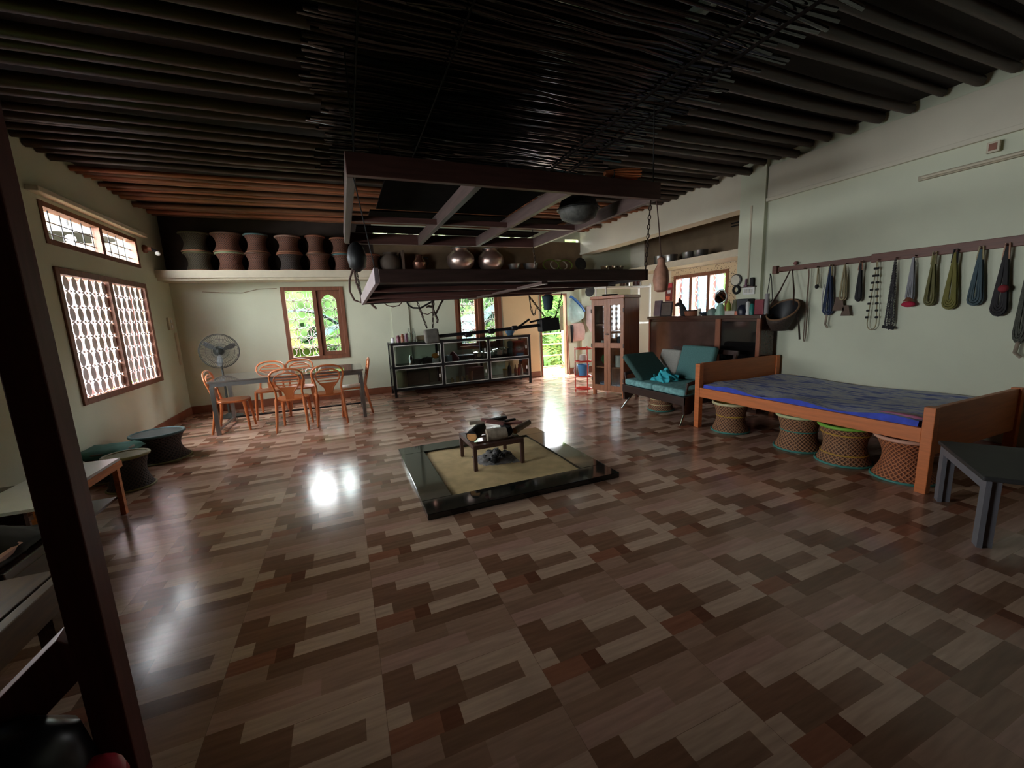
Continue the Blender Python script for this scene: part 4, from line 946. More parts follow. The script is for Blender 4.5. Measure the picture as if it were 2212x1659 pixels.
stick('second reddish stick lying along the pale log top', (1.22,3.78,.455), (1.4,3.76,.42), .03, .025)
stick('blackened stick at the back of the wood pile', (1.33,3.95,.415), (1.52,3.99,.42), .05, .03, M_CHAR)
stick('thin dark stick on the right of the wood pile', (1.4,3.86,.412), (1.6,3.92,.405), .025, .02, M_CHAR)
stick('tapered brown stick laid low at the right of the pile', (1.44,3.80,.402), (1.62,3.80,.395), .035, .02)
# charcoal and ash under the trivet
t = thing('charcoal_heap', 'small heap of grey ash and charcoal under the trivet', 'charcoal', (1.32,3.82,.045))
b = MB(); rs2 = random.Random(9); n = 20
for i in range(n):
    for j in range(n):
        u, v_ = i/(n-1)*2-1, j/(n-1)*2-1; b.v.append(Vector((u*.2,v_*.19,max(-.01,.06*(1-u*u-v_*v_))+.008*rs2.random())))
b.f = [(i*n+j,i*n+j+1,(i+1)*n+j+1,(i+1)*n+j) for i in range(n-1) for j in range(n-1)]
obj('ash', b, M_ASH, t, smooth=40)
for k in range(34):
    a_ = rs2.uniform(0,2*PI); r_ = rs2.uniform(0,.17); s = rs2.uniform(.02,.045)
    b = MB().ball((0,0,0), s, 7, (1,.7,.55)); b.v = [v*rs2.uniform(.8,1.15) for v in b.v]
    b.xf(Matrix.Translation((math.cos(a_)*r_,math.sin(a_)*r_,.05*(1-(r_/.2)**2)+.015)) @ Euler((rs2.uniform(-.5,.5),rs2.uniform(-.5,.5),rs2.uniform(0,3))).to_matrix().to_4x4())
    obj('coal', b, M_ASH if rs2.random() < .45 else M_CHAR, t)

# ------------------------------------------------------------------ racks hanging over the hearth
def chain(name, label, p0, p1, link=.05, r=.005, m=None, sag=0, group='chains of the hanging racks', cat='chain'):
    p0, p1 = Vector(p0), Vector(p1); d = p1-p0; n = max(2,int(d.length/(link*.72))); b = MB()
    pts = [p0+d*i/n+Vector((0,0,-sag*4*(i/n)*(1-i/n))) for i in range(n+1)]
    for i in range(n):
        q0, q1 = pts[i], pts[i+1]; ax = (q1-q0).normalized(); x = ax.orthogonal().normalized(); y = ax.cross(x)
        if i % 2: x = y
        c = (q0+q1)/2; h = (q1-q0).length*.5
        b.tube([c+ax*h*1.15*math.sin(2*PI*k/10)+x*link*.2*math.cos(2*PI*k/10) for k in range(10)], r, 5, True)
    c = (p0+p1)/2; b.v = [v-c for v in b.v]
    return single(name, b, m or M_CHAIN, label, cat, group, tuple(c))
# upper open frame
t = thing('hanging_rack', 'large dark wooden frame hung high over the hearth', 'frame', (1.35,4.08,2.4))
UX0,UX1,UY0,UY1 = -1.2,1.2,-1.18,1.22
obj('near_beam', MB().box(UX0-.03,UX1+.03,UY0-.025,UY0+.025,0,.135), M_RACK, t, bevel=.004)
obj('far_beam', MB().box(UX0-.02,UX1+.03,UY1-.025,UY1+.025,0,.12), M_RACK, t, bevel=.004)
obj('side_beam', MB().box(UX0-.03,UX0+.025,UY0+.026,UY1-.026,0,.12), M_RACKY, t, bevel=.004)
obj('side_beam', MB().box(UX1-.02,UX1+.03,UY0+.026,UY1-.026,0,.12), M_RACKY, t, bevel=.004)
for x in (-.36,.385): obj('cross_beam', MB().box(x-.025,x+.025,UY0+.026,UY1-.026,.0,.11), M_RACKY, t, bevel=.003)
b = MB(); b.box(UX0+.03,-.386,.1,.145,.01,.06); b.box(-.334,.359,.1,.145,.01,.06); b.box(.411,UX1-.02,.1,.145,.01,.06); obj('cross_bar', b, M_RACK, t)
M_MAT = mat('blackened bamboo mat',(26,20,18),.95,var=.5,scale=14,stretch=(1,10,1),spec=.1)
obj('mat_panel', MB().box(-.95,.36,-1.1,.08,.121,.135), M_MAT, t); obj('mat_panel', MB().box(-1.0,1.1,.16,.5,.121,.135), M_MAT, t)
obj('mat_panel', MB().box(-1.1,1.1,.85,1.18,.121,.135), M_MAT, t)
t = thing('round_basket', 'dark round basket lying on the hanging frame, right side', 'basket', (2.16,3.5,2.33))
obj('body', MB().lathe([(.07,0),(.16,.04),(.19,.12),(.16,.2),(.05,.24),(.001,.24)],n=26), mat('sooty weave',(84,82,76),.6,var=.4,scale=30), t, smooth=60); obj('rim', MB().ring((0,0,.12),.193,.01,26,5), M_SOOT, t)
t = thing('grass_bundle', 'bundle of orange brown grass lying on the near beam of the hanging frame', 'bundle', (2.23,2.93,2.545))
b = MB(); rr = random.Random(6)
for k in range(46):
    y = rr.uniform(-.05,.05); z = rr.uniform(.005,.075); b.tube([(-.17,y*.3,.02+z*.35),(0,y,z),(.14,y*1.3,z*1.1)], .006, 4)
obj('bristles', b, mat('orange brown grass',(214,128,78),.8,var=.3), t)
obj('binding', MB().ring((-.1,0,.035),.03,.008,12,5,Matrix.Rotation(PI/2,4,'Y')), M_SOOT, t)
t = thing('mesh_bundle', 'black tangled bundle resting in the middle of the hanging frame', 'bundle', (1.25,3.6,2.536))
b = MB(); rr = random.Random(16)
for k in range(60):
    p = [Vector((rr.uniform(-.35,.35),rr.uniform(-.3,.3),rr.uniform(.01,.14))) for _ in range(2)]; b.tube([p[0],(p[0]+p[1])/2+Vector((0,0,.03)),p[1]], .007, 4)
obj('twigs', b, M_SOOT, t)
# lower closed tray
t = thing('hanging_tray', 'large dark wooden smoking tray hung low over the hearth', 'tray', (1.37,3.95,1.75))
TX, TY0, TY1 = 1.11, -1.0, 1.12
def tz(x,y): u = (y-TY0)/(TY1-TY0); return -.058*u*(1-(x+TX)/(2*TX))-.0*u
def tb(x0,x1,y0,y1,z0,z1): 
    return MB().hexa([(x,y,z+tz(x,y)) for z in (z0,z1) for x,y in ((x0,y0),(x1,y0),(x1,y1),(x0,y1))])
obj('near_board', tb(-TX,TX,TY0-.015,TY0+.015,0,.09), mat('dark tray board',(80,60,54),.5,var=.25,scale=5,stretch=(1,8,8)), t, bevel=.003)
obj('far_board', tb(-TX,TX,TY1-.015,TY1+.015,0,.09), M_SOOTW, t)
obj('side_board', tb(-TX-.03,-TX,TY0-.01,TY1+.01,-.005,.1), mat('window lit board',(150,136,138),.5,var=.15), t, bevel=.003)  # left board's pale colour paints the window light on it
obj('side_board', tb(TX,TX+.03,TY0-.01,TY1+.01,0,.09), M_SOOTW, t)
k = 0; y = TY0+.02
while y < TY1-.16:
    obj('floor_board', tb(-TX,TX,y,y+.155,.025,.04), M_SOOTW if k%2 else M_MAT, t); y += .16; k += 1
for y in (-.45,.2,.75): obj('under_rail', tb(-TX,TX,y-.02,y+.02,-.012,.024), M_RACK, t)
obj('under_rail', tb(.12,.17,TY0+.02,TY1-.02,-.02,.0), M_RACKY, t)
# chains between frame and tray, frame and ceiling
chain('chain', 'chain from the hanging frame down to the tray corner beside the bottle gourd', (2.52,2.93,2.4), (2.49,2.95,1.83))
chain('chain', 'chain at the far tray corner on the window side', (.19,5.27,2.4), (.245,5.08,1.7))
chain('chain', 'chain at the far tray corner nearest the doorway', (2.53,5.27,2.4), (2.50,5.08,1.76))
single('wire', MB().tube([(.16,2.93,2.41),(.24,2.95,1.84)],.004,5), M_SOOT, 'thin wire from the hanging frame to the near tray corner on the window side', 'wire', 'chains of the hanging racks')
for i,(x,y,lb) in enumerate([(.18,2.9,'wire holding the frame to the ceiling, near corner on the window side'),(2.52,2.9,'wire holding the frame to the ceiling, near corner by the wall with necklaces'),(.18,5.25,'wire holding the frame to the ceiling, far corner on the window side'),(2.52,5.25,'wire holding the frame to the ceiling, far corner towards the alcove')]):
    single('wire', MB().tube([(x,y,2.53),(x,y,3.3)],.005,5), M_SOOT, lb, 'wire', 'wires to the ceiling')
def loop(label, pts, r, m, name='rope_loop', cat='rope'):
    c = sum((Vector(p) for p in pts),Vector())/len(pts); return single(name, MB().tube([Vector(p)-c for p in pts], r, 6), m, label, cat, 'ropes hanging from the racks', tuple(c), smooth=60)
M_ROPE = mat('brown hide strap',(76,52,42),.7)
loop('brown strap loop hanging at the window end of the tray', [(.2,5.2,2.15),(.13,5.2,1.98),(.12,5.2,1.85),(.16,5.2,1.75),(.23,5.19,1.72),(.24,5.19,1.8),(.2,5.2,1.95),(.19,5.2,2.15)], .012, M_ROPE)
single('black_cloth', MB().lathe([(.02,0),(.09,.05),(.11,.16),(.08,.28),(.03,.33)],n=12), M_SOOT, 'black cloth bundle tied at the far frame corner over the window', 'bundle', None, (.235,5.2,2.07), smooth=60)
YP = 5.1
loop('thin cord drooping under the tray before the pilaster', [(.48,YP,1.71),(.51,YP,1.675),(.58,YP,1.655),(.65,YP,1.67),(.69,YP,1.71)], .006, M_ROPE)
loop('dark cord drooping under the tray left of the hook', [(.74,YP,1.72),(.76,YP,1.67),(.81,YP,1.635),(.9,YP,1.63),(1.02,YP,1.69),(1.1,YP,1.735)], .011, M_SOOT)
loop('frayed strap end hanging below the tray near its window end', [(.32,YP,1.72),(.36,YP,1.67),(.39,YP,1.64)], .012, M_ROPE, 'strap', 'strap')
loop('thin cord loop hanging beside the iron hook', [(.88,YP,1.62),(.92,YP,1.57),(.98,YP,1.55),(1.05,YP,1.58)], .006, M_ROPE)
t = thing('iron_hook', 'black forked iron hook hanging under the tray', 'hook', (1.05,YP,1.72), 0, None)
obj('shank', MB().tube([(0,0,.02),(0,0,-.1),(.02,0,-.16),(.05,0,-.24),(.04,0,-.28)],.014,7), M_CHAIN, t); obj('barb', MB().tube([(-.0,0,-.08),(-.05,0,-.07),(-.08,0,-.085)],[.016,.016,.006],7), M_CHAIN, t); obj('prong', MB().tube([(.03,0,-.17),(.1,0,-.05),(.15,0,.02)],.012,7), M_CHAIN, t)
chain('chain', 'slanting chain from the tray to the grey block, nearer the window', (.86,YP,1.73), (.96,YP,1.385), .05,.006, None, 0, 'chains of the hanging pole')
chain('chain', 'upright chain from the tray to the grey block, nearer the hook', (1.07,YP,1.73), (1.03,YP,1.385), .05,.006, None, 0, 'chains of the hanging pole')
chain('chain', 'looped chain from the tray to the black block by the doorway', (2.36,YP,1.74), (2.62,YP,1.415), .05,.006, None, 0, 'chains of the hanging pole')
chain('chain', 'slack loop of chain under the tray before the wall beside the doorway', (2.36,YP,1.74), (2.46,YP,1.58), .045,.005, None, .17, 'chains of the hanging pole')
chain('chain', 'chain hanging across the bright doorway to the black block', (2.86,YP,1.76), (2.73,YP,1.42), .05,.006, None, .05, 'chains of the hanging pole')
t = thing('hanging_pole', 'long black pole slung under the tray with a block at each end', 'pole', (1.8,YP,1.33))
obj('pole', MB().tube([(-.86,0,-.06),(-.2,0,-.035),(.3,.01,-.01),(.8,0,.02)],.022,9), M_SOOT, t, smooth=60)
for x in (-.32,.0,.33): obj('knot', MB().lathe([(.02,-.05),(.034,-.03),(.034,.03),(.02,.05)],(x,0,-.03+x*.07),10,Matrix.Rotation(PI/2,4,'Y')), M_SOOT, t, smooth=60)
obj('block', MB().cbox((-.79,0,-.045),(.17,.12,.17),Matrix.Rotation(-.06,3,'Y')), mat('grey stone block',(92,88,80),.8,var=.25,scale=14), t, bevel=.02)
obj('block', MB().cbox((.84,0,.015),(.28,.15,.17),Matrix.Rotation(-.06,3,'Y')), M_SOOT, t, bevel=.015)
obj('peg', MB().tube([(.36,0,-.01),(.56,.02,.1)],.014,7), M_SOOT, t); obj('peg', MB().tube([(.56,0,.06),(.9,.02,.12)],.013,7), M_SOOT, t)
single('rag', MB().lathe([(.02,0),(.08,-.04),(.07,-.1),(.06,-.16),(.05,-.21),(.001,-.22)],n=10), mat('dark teal rag',(40,58,66),.9), 'dark teal rag hanging under the tray in front of the doorway', 'rag', None, (2.6,5.02,1.76), smooth=60)
pot('bottle_gourd', [(.03,0),(.055,.015),(.068,.1),(.06,.18),(.032,.235),(.03,.26),(.034,.275),(.02,.29)], (2.6,2.88,1.64), mat('brown gourd',(176,126,102),.6,var=.2,scale=20), 'brown bottle gourd hanging off the tray corner by the alcove window', 'gourd')
single('gourd_cord', MB().tube([(2.6,2.88,1.92),(2.585,2.9,2.2),(2.57,2.92,2.44)],.005,5), M_ROPE, 'thin cord from which the bottle gourd hangs', 'cord')

# soot blackened bamboo rack right under the ceiling
t = thing('bamboo_drying_rack', 'wide rack of shiny soot black bamboo canes under the ceiling above the hearth', 'rack', (1.35,3.4,3.08))
rr = random.Random(21); y = -1.75; k = 0
while y < 1.62 and k < 92:
    x0 = -1.36+rr.uniform(-.1,.1); x1 = 1.38+rr.uniform(-.08,.3); r = rr.uniform(.010,.018)
    if rr.random() < .18: x0 += rr.uniform(.2,.9)
    if rr.random() < .18: x1 -= rr.uniform(.2,.7)
    pts = [(x0+(x1-x0)*i/7, y+rr.uniform(-.012,.012), rr.uniform(-.012,.02)+.03) for i in range(8)]
    obj('cane', MB().tube(pts, r, 6), M_CANE, t, smooth=60); y += rr.uniform(.034,.062); k += 1
for x in (-1.1,-.55,.95,1.2): obj('bearer', MB().tube([(x-.02,-1.8,-.005),(x,0,-.01),(x+.02,1.66,-.005)], .011 if x > 0 else .006, 7), M_MAT, t, smooth=60)
for x,y in ((-1.1,-1.5),(.95,-1.5),(-1.1,1.4),(.95,1.4)): obj('tie', MB().tube([(x,y,0),(x,y,.17)],.006,5), M_SOOT, t)
for i,(x,y,h,lb) in enumerate([(.45,3.9,.3,'short dark twine hanging from the cane rack, window side'),(.68,4.3,.22,'short dark twine hanging from the cane rack near its middle'),(1.75,4.2,.2,'short dark twine hanging from the cane rack, alcove side')]):
    single('twine', MB().tube([(x,y,3.07),(x+.01,y,3.07-h)],.006,5), M_SOOT, lb, 'twine', 'twines under the cane rack')
t = thing('tube_light', 'white tube light fixture fixed to the ceiling joists near the frame top', 'light', (2.2,1.93,3.27))
obj('batten', MB().box(-.03,.03,-.3,.3,-.02,.03), mat('batten grey',(170,176,170),.4), t); obj('tube', MB().tube([(-.0,-.27,-.035),(0,.27,-.035)],.014,10), M_WHITE, t, smooth=60); obj('tube', MB().tube([(.045,-.27,.0),(.045,.2,.0)],.01,8), M_WHITE, t, smooth=60)

# ------------------------------------------------------------------ wall rail with necklaces
t = thing('peg_rail', 'long brown wooden peg rail carrying necklaces on the right wall', 'rail', (XR-.002,2.8,1.94))
M_RAIL = wood('brown rail',(104,62,46),.5,axis=1)
obj('rail', MB().box(-.035,0,.0,1.06,-.032,.03), M_RAIL, t, bevel=.004); obj('rail', MB().box(-.045,0,-2.0,-.001,-.045,.045), M_RAIL, t, bevel=.004)
obj('end_block', MB().box(-.06,0,1.061,1.12,-.05,.05), M_RAIL, t, bevel=.006); obj('knob', MB().ball((-.03,.83,.055),.025,8), M_STICK, t)
XN = XR-.065
for i in range(14): obj('peg', MB().tube([(-.03,1.0-.155*i-.0,-.03),(-.09,1.0-.155*i,-.025)],.007,6), M_RAIL, t)
G = 'necklaces hanging from the peg rail'
def strands(label, y, z1, n, width, m, cat='necklace', top=None, z_top=1.9, bead=0, name='necklace', extra=(), body_from=0):
    """n strands looped over a peg: a narrow top widening to a rounded bottom"""
    t = thing(name, label, cat, (XN,y,z_top), 0, G); h = z_top-z1; b = MB()
    for k in range(n):
        f = 1-.8*k/max(1,n-1); w = width*.43*(f if n > 1 else 1); hh = h*(1-.014*k)
        pts = [(.012*math.cos(k*2.1), sg*w*((i/10)**.8), -hh*(i/10)*.9) for sg in (-1,1) for i in (range(1,11) if sg == -1 else range(10,0,-1))]
        arc = [(.012*math.cos(k*2.1), w*math.cos(a), -hh*.9-hh*.1*math.sin(a)) for a in [PI-PI*j/6 for j in range(1,6)]]
        pts = [(.0,-.004,0)]+pts[:10]+arc+pts[10:]+[(.0,.004,0)]
        if bead:
            P_ = [Vector(p) for p in pts]; 
            for q0,q1 in zip(P_,P_[1:]):
                s_ = max(1,int((q1-q0).length/(bead*2)))
                for j in range(s_): b.ball(q0+(q1-q0)*j/s_, bead, 5)
        else: b.tube(pts, .0062 if n > 2 else .005, 5)
    obj('strands', b, m, t)
    if top: obj('cord', MB().tube([(-.0,-.012,.03),(0,-.02,-h*.18),(0,.02,-h*.18),(0,.012,.03)],.007,5), top, t)
    for nm, mb, mm in extra: obj(nm, mb, mm, t, smooth=60)
    return t
tri = lambda z,w,h,dy=0: MB().prism([(-.004,dy-w*.25,z),(-.004,dy+w*.25,z),(-.004,dy+w*.5,z-h),(-.004,dy-w*.5,z-h)],(.008,0,0))
M_CORD = mat('pale cord',(150,138,104),.8); M_BRASS = mat('dull brass',(84,62,44),.6)
strands('thin black strap loop at the pillar end of the peg rail', 3.94, 1.52, 1, .1, M_BLACK, 'strap', name='strap')
strands('tiny black pendant on a short cord right of the cane basket', 3.33, 1.70, 2, .03, M_CORD, extra=[('pendant', MB().ball((0,0,-.22),.022,8,(1,1,1.3)), M_BLACK)])
strands('navy bead necklace with white side strand and long tail', 3.19, 1.33, 7, .13, mat('navy beads',(28,44,73),.75), top=M_CORD, extra=[('white_strand', MB().tube([(-.016,.045,-.2),(-.016,.06,-.35),(-.016,.05,-.5)],.008,6), M_WHITE),('tail', MB().tube([(0,0,-.55),(0,.01,-.68),(0,-.02,-.72)],.012,6), M_BARK)])
strands('pale cord necklace ending in two brass bells', 3.04, 1.5, 4, .09, M_CORD, extra=[('bell', tri(-.36,.13,.16,.03), M_BRASS),('bell', tri(-.46,.1,.12,-.05), M_BRASS)])
strands('short black bead necklace in a tight bunch', 2.88, 1.48, 6, .07, mat('black beads',(20,22,27),.75), top=mat('buff cord',(150,110,90),.8))
strands('long necklace of pale beads barred with dark discs', 2.73, 1.16, 1, .1, M_CORD, extra=[('disc', MB().tube([(0,sg*.05*((i+1)/9)**.8-.012,-.075*(i+1)),(0,sg*.05*((i+1)/9)**.8+.012,-.075*(i+1))],.012,6), M_CHAR) for sg in (-1,1) for i in range(8)])
strands('long speckled grey and black bead necklace', 2.57, 1.17, 5, .09, mat('speckled beads',(56,54,56),.75,var=.8,scale=90), bead=.007, extra=[('tail', MB().beam((0,-.05,-.72),(0,.05,-.7),.02,.03), M_CHAR)])
strands('grey cord necklace with a crimson bottom tuft', 2.42, 1.46, 5, .08, mat('grey cord',(130,130,134),.7), extra=[('tuft', MB().ball((0,0,-.47),.05,10,(.5,1.2,.6)), mat('crimson tuft',(170,30,60),.8)),('collar', MB().lathe([(.02,-.4),(.045,-.44)],n=10), M_SKIRT)])
strands('olive bead necklace in a narrow loop', 2.26, 1.41, 7, .1, mat('olive beads',(96,92,49),.75), top=M_CORD)
strands('broad mustard green bead necklace hanging solid', 2.11, 1.37, 12, .12, mat('mustard beads',(107,102,41),.75), top=M_CHAR)
strands('slate blue bead necklace in an open loop', 1.94, 1.40, 8, .12, mat('slate blue beads',(56,76,83),.75), top=M_CORD)
strands('thick black bead necklace with a dark red knot', 1.78, 1.30, 12, .12, mat('near black beads',(28,25,27),.75), top=mat('peach cord',(176,134,110),.8), extra=[('knot', MB().ball((-.02,-.02,-.36),.035,8), mat('dark red knot',(130,36,44),.8))])
strands('long grey green bead necklace at the picture edge end of the rail', 1.63, 1.06, 8, .1, mat('grey green beads',(68,70,59),.75,var=.4,scale=80), extra=[('tail', MB().tube([(0,0,-.82),(0,.01,-.92),(0,-.03,-.96)],.014,6), M_BARK)])
strands('brown leather strap hanging behind the cane basket', 3.44, 1.0, 1, .03, mat('brown strap',(110,86,70),.7), 'strap', name='strap')
# cane basket on straps
t = thing('cane_basket', 'open mouthed dark cane carrying basket hung from the peg rail by straps', 'basket', (XR-.21,3.64,1.41), 0)
M_BK = mat('dark cane',(62,50,42),.7,var=.4,scale=60)
def basket_rings(sc=1, z0=0):
    b = MB(); n = 28
    for i in range(9):
        u = i/8; r = (.185*(1-u)**.6+.07)*sc if u < 1 else .06*sc
        r = (.19-.11*u**1.5)*sc; tl = Matrix.Rotation(math.radians(-42*(1-u)),4,'Y'); c = Vector((.03*u, .05*u, z0-.27*u))
        b.v += [tl @ Vector((r*math.cos(2*PI*k/n), r*math.sin(2*PI*k/n), 0))+c for k in range(n)]
    b.f = [(i*n+k,i*n+(k+1)%n,(i+1)*n+(k+1)%n,(i+1)*n+k) for i in range(8) for k in range(n)]+[tuple(8*n+k for k in range(n))]
    return b
obj('body', basket_rings(), M_BK, t, smooth=60)
obj('lining', basket_rings(.95,.004), M_SOOT, t, smooth=60)
obj('rim', MB().ring((0,0,0),.19,.012,28,6,Matrix.Rotation(math.radians(-42),4,'Y')), M_BK if False else mat('cane rim',(128,96,70),.7), t, smooth=60)
for s in (-1,1): obj('strap', MB().tube([(.12,s*.015-.0,.5),(.06,s*.09,.25),(-.02,s*.15,.06)],[.012,.016,.016],6,flat=.4), M_ROPE, t)
obj('tail', MB().tube([(.0,.19,-.02),(.05,.2,-.25),(.08,.22,-.42)],.008,5), M_BLACK, t); obj('tail', MB().tube([(.05,-.16,-.05),(.08,-.17,-.2),(.1,-.18,-.38)],.018,6,flat=.4), M_BK, t)
t = thing('wall_tube_light', 'slim white tube light batten high on the right wall', 'light', (XR-.002,1.95,2.66))
obj('batten', MB().box(-.04,0,-.6,.52,-.022,.022), mat('dusty batten',(170,160,136),.5), t, bevel=.004); obj('tube', MB().tube([(-.055,-.55,0),(-.055,.48,0)],.013,8), M_SLAB, t, smooth=60)
t = thing('junction_box', 'small square junction box on the right wall above the tube batten', 'box', (XR-.032,1.96,2.77)); obj('case', MB().box(-.03,0,-.04,.04,-.045,.045), M_SLAB, t, bevel=.004); obj('cover', MB().box(-.034,-.0301,-.025,.025,-.028,.028), M_SKIRT, t)
# left wall and back wall fittings
t = thing('wall_lamp', 'small dark wall lamp with a white bulb beside the high window', 'lamp', (XL,8.02,2.72)); obj('bracket', MB().lathe([(.06,0),(.06,.03),(.03,.06),(.03,.1)],n=14,mtx=Matrix.Rotation(PI/2,4,'Y')), M_SKIRT, t, smooth=40); obj('bulb', MB().ball((.16,.02,-.06),.035,10), M_WHITE, t, smooth=60); obj('holder', MB().tube([(.09,0,0),(.15,.015,-.03)],.02,8), M_BLACK, t)
t = thing('wall_switch', 'pale two socket switch panel by the corner of the left wall', 'switch', (XL,8.5,1.6)); obj('plate', MB().box(0,.03,-.1,.1,-.1,.1), M_SLAB, t, bevel=.004)
for z in (-.04,.04): obj('socket', MB().box(.03,.036,-.03,.03,z-.025,z+.025), M_WHITE, t)
single('wiring_strip', MB().box(0,.02,8.62,8.70,.9,1.45), M_SLAB, 'pale wiring strip under the switch panel in the corner', 'conduit', None, (XL+.001,0,0))
single('cable', MB().tube([(-2.2,8.79,2.13),(-1.9,8.79,2.11),(-1.6,8.79,2.1),(-1.35,8.79,2.16),(-1.05,8.79,2.17)],.006,5), mat('dusty cable',(150,134,104),.7), 'dusty cable sagging across the back wall to the window', 'cable')
# ------------------------------------------------------------------ left foreground: post with brace, bench, heap
t = thing('wooden_post', 'dark red wooden post with a slanting brace close to the camera', 'post', (-.815,1.56,0))
obj('upright', MB().box(-.045,.045,-.04,.04,0,3.3), M_POST, t, bevel=.004)
obj('brace', MB().beam((-.03,0,.56),(-.62,-.1,.02),.075,.13), M_POST, t, bevel=.004)
M_LAM = mat('white laminate',(206,208,214),.25,var=.03)
M_OW = wood('orange bench wood',(190,112,58),.5,axis=1)
t = thing('white_topped_bench', 'low wooden bench with white laminate top along the left wall', 'bench', (-2.03,3.75,0))
obj('top', MB().box(-.2,.21,-.5,.5,.455,.475), M_LAM, t)
b = MB(); b.box(.19,.215,-.51,.51,.4,.455); b.box(-.2,.19,.485,.51,.4,.455); obj('apron', b, M_OW, t)
for x in (-.19,.165):
    for y in (-.47,.47): obj('leg', MB().box(x,x+.035,y-.02,y+.02,0,.4), M_OW if x > 0 else M_SKIRT, t)
obj('rack_shelf', MB().box(-.18,.16,-.46,.46,.14,.16), M_DKW, t)
t = thing('low_cot', 'low cot of yellow brown planks behind the dark red post', 'cot', (-1.9,1.7,0))
M_PLANK = wood('old yellow brown plank',(84,56,28),.5,axis=1,var=.35)
for k in range(4): obj('plank', MB().box(-.55+k*.28,-.55+k*.28+.26,-.74,.74,.38,.42), M_PLANK, t, bevel=.004)
obj('side_rail', MB().box(.575,.62,-.75,.75,.3,.43), M_PLANK, t, bevel=.004)
for x in (-.5,.5):
    for y in (-.7,.7): obj('leg', MB().box(x-.03,x+.03,y-.03,y+.03,0,.379), M_DKW, t)
t = thing('plank_bench', 'narrow brown plank bench against the left wall behind the white topped one', 'bench', (-2.46,3.35,0))
obj('seat', MB().box(-.17,.17,-.7,.7,.38,.42), M_DKW, t, bevel=.004)
for y in (-.65,.65): obj('leg', MB().box(-.15,.15,y-.02,y+.02,0,.379), M_DKW, t)
t = thing('storage_chest', 'dark wooden chest under a black blanket beside the low cot', 'chest', (-1.92,2.85,0))
obj('body', MB().box(-.32,.3,-.27,.27,0,.34), M_DKW, t, bevel=.006); obj('lid', MB().box(-.33,.31,-.28,.28,.341,.39), M_DKW, t, bevel=.006)
b = MB(); rc = random.Random(12); n = 22
for i in range(n):
    for j in range(n):
        u, w = i/(n-1)*2-1, j/(n-1)*2-1; d = min(1,math.hypot(u,w)); b.v.append(Vector((u*.3,w*.27,.13*(1-d**2)+.02*math.sin(6*u+4*w)*(1-d)+.01*rc.random())))
b.f = [(i*n+j,i*n+j+1,(i+1)*n+j+1,(i+1)*n+j) for i in range(n-1) for j in range(n-1)]
o = single('blanket', b, mat('dark blanket',(36,32,32),.95,var=.3), 'dark crumpled blanket heaped on the wooden chest', 'blanket', None, (-1.94,2.85,.4), smooth=70); o.modifiers.new('thick','SOLIDIFY').thickness = .012
single('paper', MB().lathe([(.001,0),(.05,.0),(.04,.03),(.001,.05)],n=7), mat('pale green scrap',(190,210,180),.6), 'pale scrap lying on the plank bench by the wall', 'scrap', None, (-2.42,3.85,.421))
single('wooden_rod', MB().tube([(0,-.12,.03),(0,.1,.04)],.02,8), mat('pink brown rod',(190,140,128),.6), 'short pale rod lying on the wooden chest beside the dark blanket', 'rod', None, (-1.68,2.72,.385))
t = thing('backpack', 'black shiny bag standing on the floor in the near corner', 'bag', (-1.0,1.42,0), .5)
obj('body', MB().lathe([(.1,0),(.17,.04),(.18,.2),(.16,.34),(.08,.42),(.001,.43)],n=20,mtx=Matrix.Diagonal((1,.75,1,1))), mat('black nylon',(28,30,36),.28,var=.3), t, smooth=70)
obj('piping', MB().tube([(.0,-.14,.06),(.0,-.145,.25),(.0,-.10,.38),(0,0,.435),(0,.1,.38)],.012,6), mat('grey piping',(110,116,130),.3), t, smooth=60)
t = thing('red_stool', 'red plastic stool just showing at the bottom of the picture', 'stool', (-.84,1.36,0))
obj('seat', MB().lathe([(.001,.235),(.1,.235),(.115,.225),(.12,.2)],n=24), mat('crimson plastic',(196,50,70),.35), t, smooth=40)
for k in range(4):
    a_ = PI/4+k*PI/2; obj('leg', MB().tube([(math.cos(a_)*.1,math.sin(a_)*.1,.215),(math.cos(a_)*.13,math.sin(a_)*.13,0)],.016,6), mat('crimson plastic leg %d'%k,(190,48,66),.35), t)

# ------------------------------------------------------------------ outside
b = MB().box(-14,22,-8,30,-1.3,-1.2); struct('ground', b, mat('grassy ground',(40,58,22),.95,var=.3,spec=.02))
b = MB().box(3.2,6.4,YB+.1,10.3,-.25,-.02); struct('balcony_floor', b, mat('pale balcony floor',(150,142,126),.7))
t = thing('balcony_railing', 'cream painted railing of four bars on the balcony beyond the door', 'railing', (5.2,10.2,0))
M_RAILC = mat('cream railing',(150,112,84),.5)
for z in (.02,.32,.64,.93): obj('bar', MB().tube([(-1.4,0,z),(1.2,0,z)],.022,8), M_RAILC, t, smooth=60)
for x in (-1.2,.56,1.15): obj('post', MB().box(x-.05,x+.05,-.05,.05,-.02,1.0), mat('white post %s'%x,(170,162,150),.6), t, bevel=.004)
b = MB().box(-7.0,-5.3,11.6,19.0,-1.2,6.0); tag(struct('neighbour_house', b, mat('peach plaster',(84,64,46),.8,var=.06)), 'peach plastered house wall beyond the left windows', 'house', kind='thing')
t = thing('brick_pillar', 'dark red brick pillar outside the lattice window, farther from the fan', 'pillar', (-3.75,8.35,-1.2), 0, 'brick pillars outside the lattice window')
M_BRK = mat('dark red brick',(64,28,24),.85,var=.3,scale=14)
obj('shaft', MB().box(-.15,.15,-.17,.17,0,3.4), M_BRK, t); obj('cap', MB().box(-.2,.2,-.22,.22,3.4,3.5), M_BRK, t)
dup(t, (-4.0,11.3,-1.2), 0, 'dark red brick pillar outside the lattice window, nearer the fan corner')
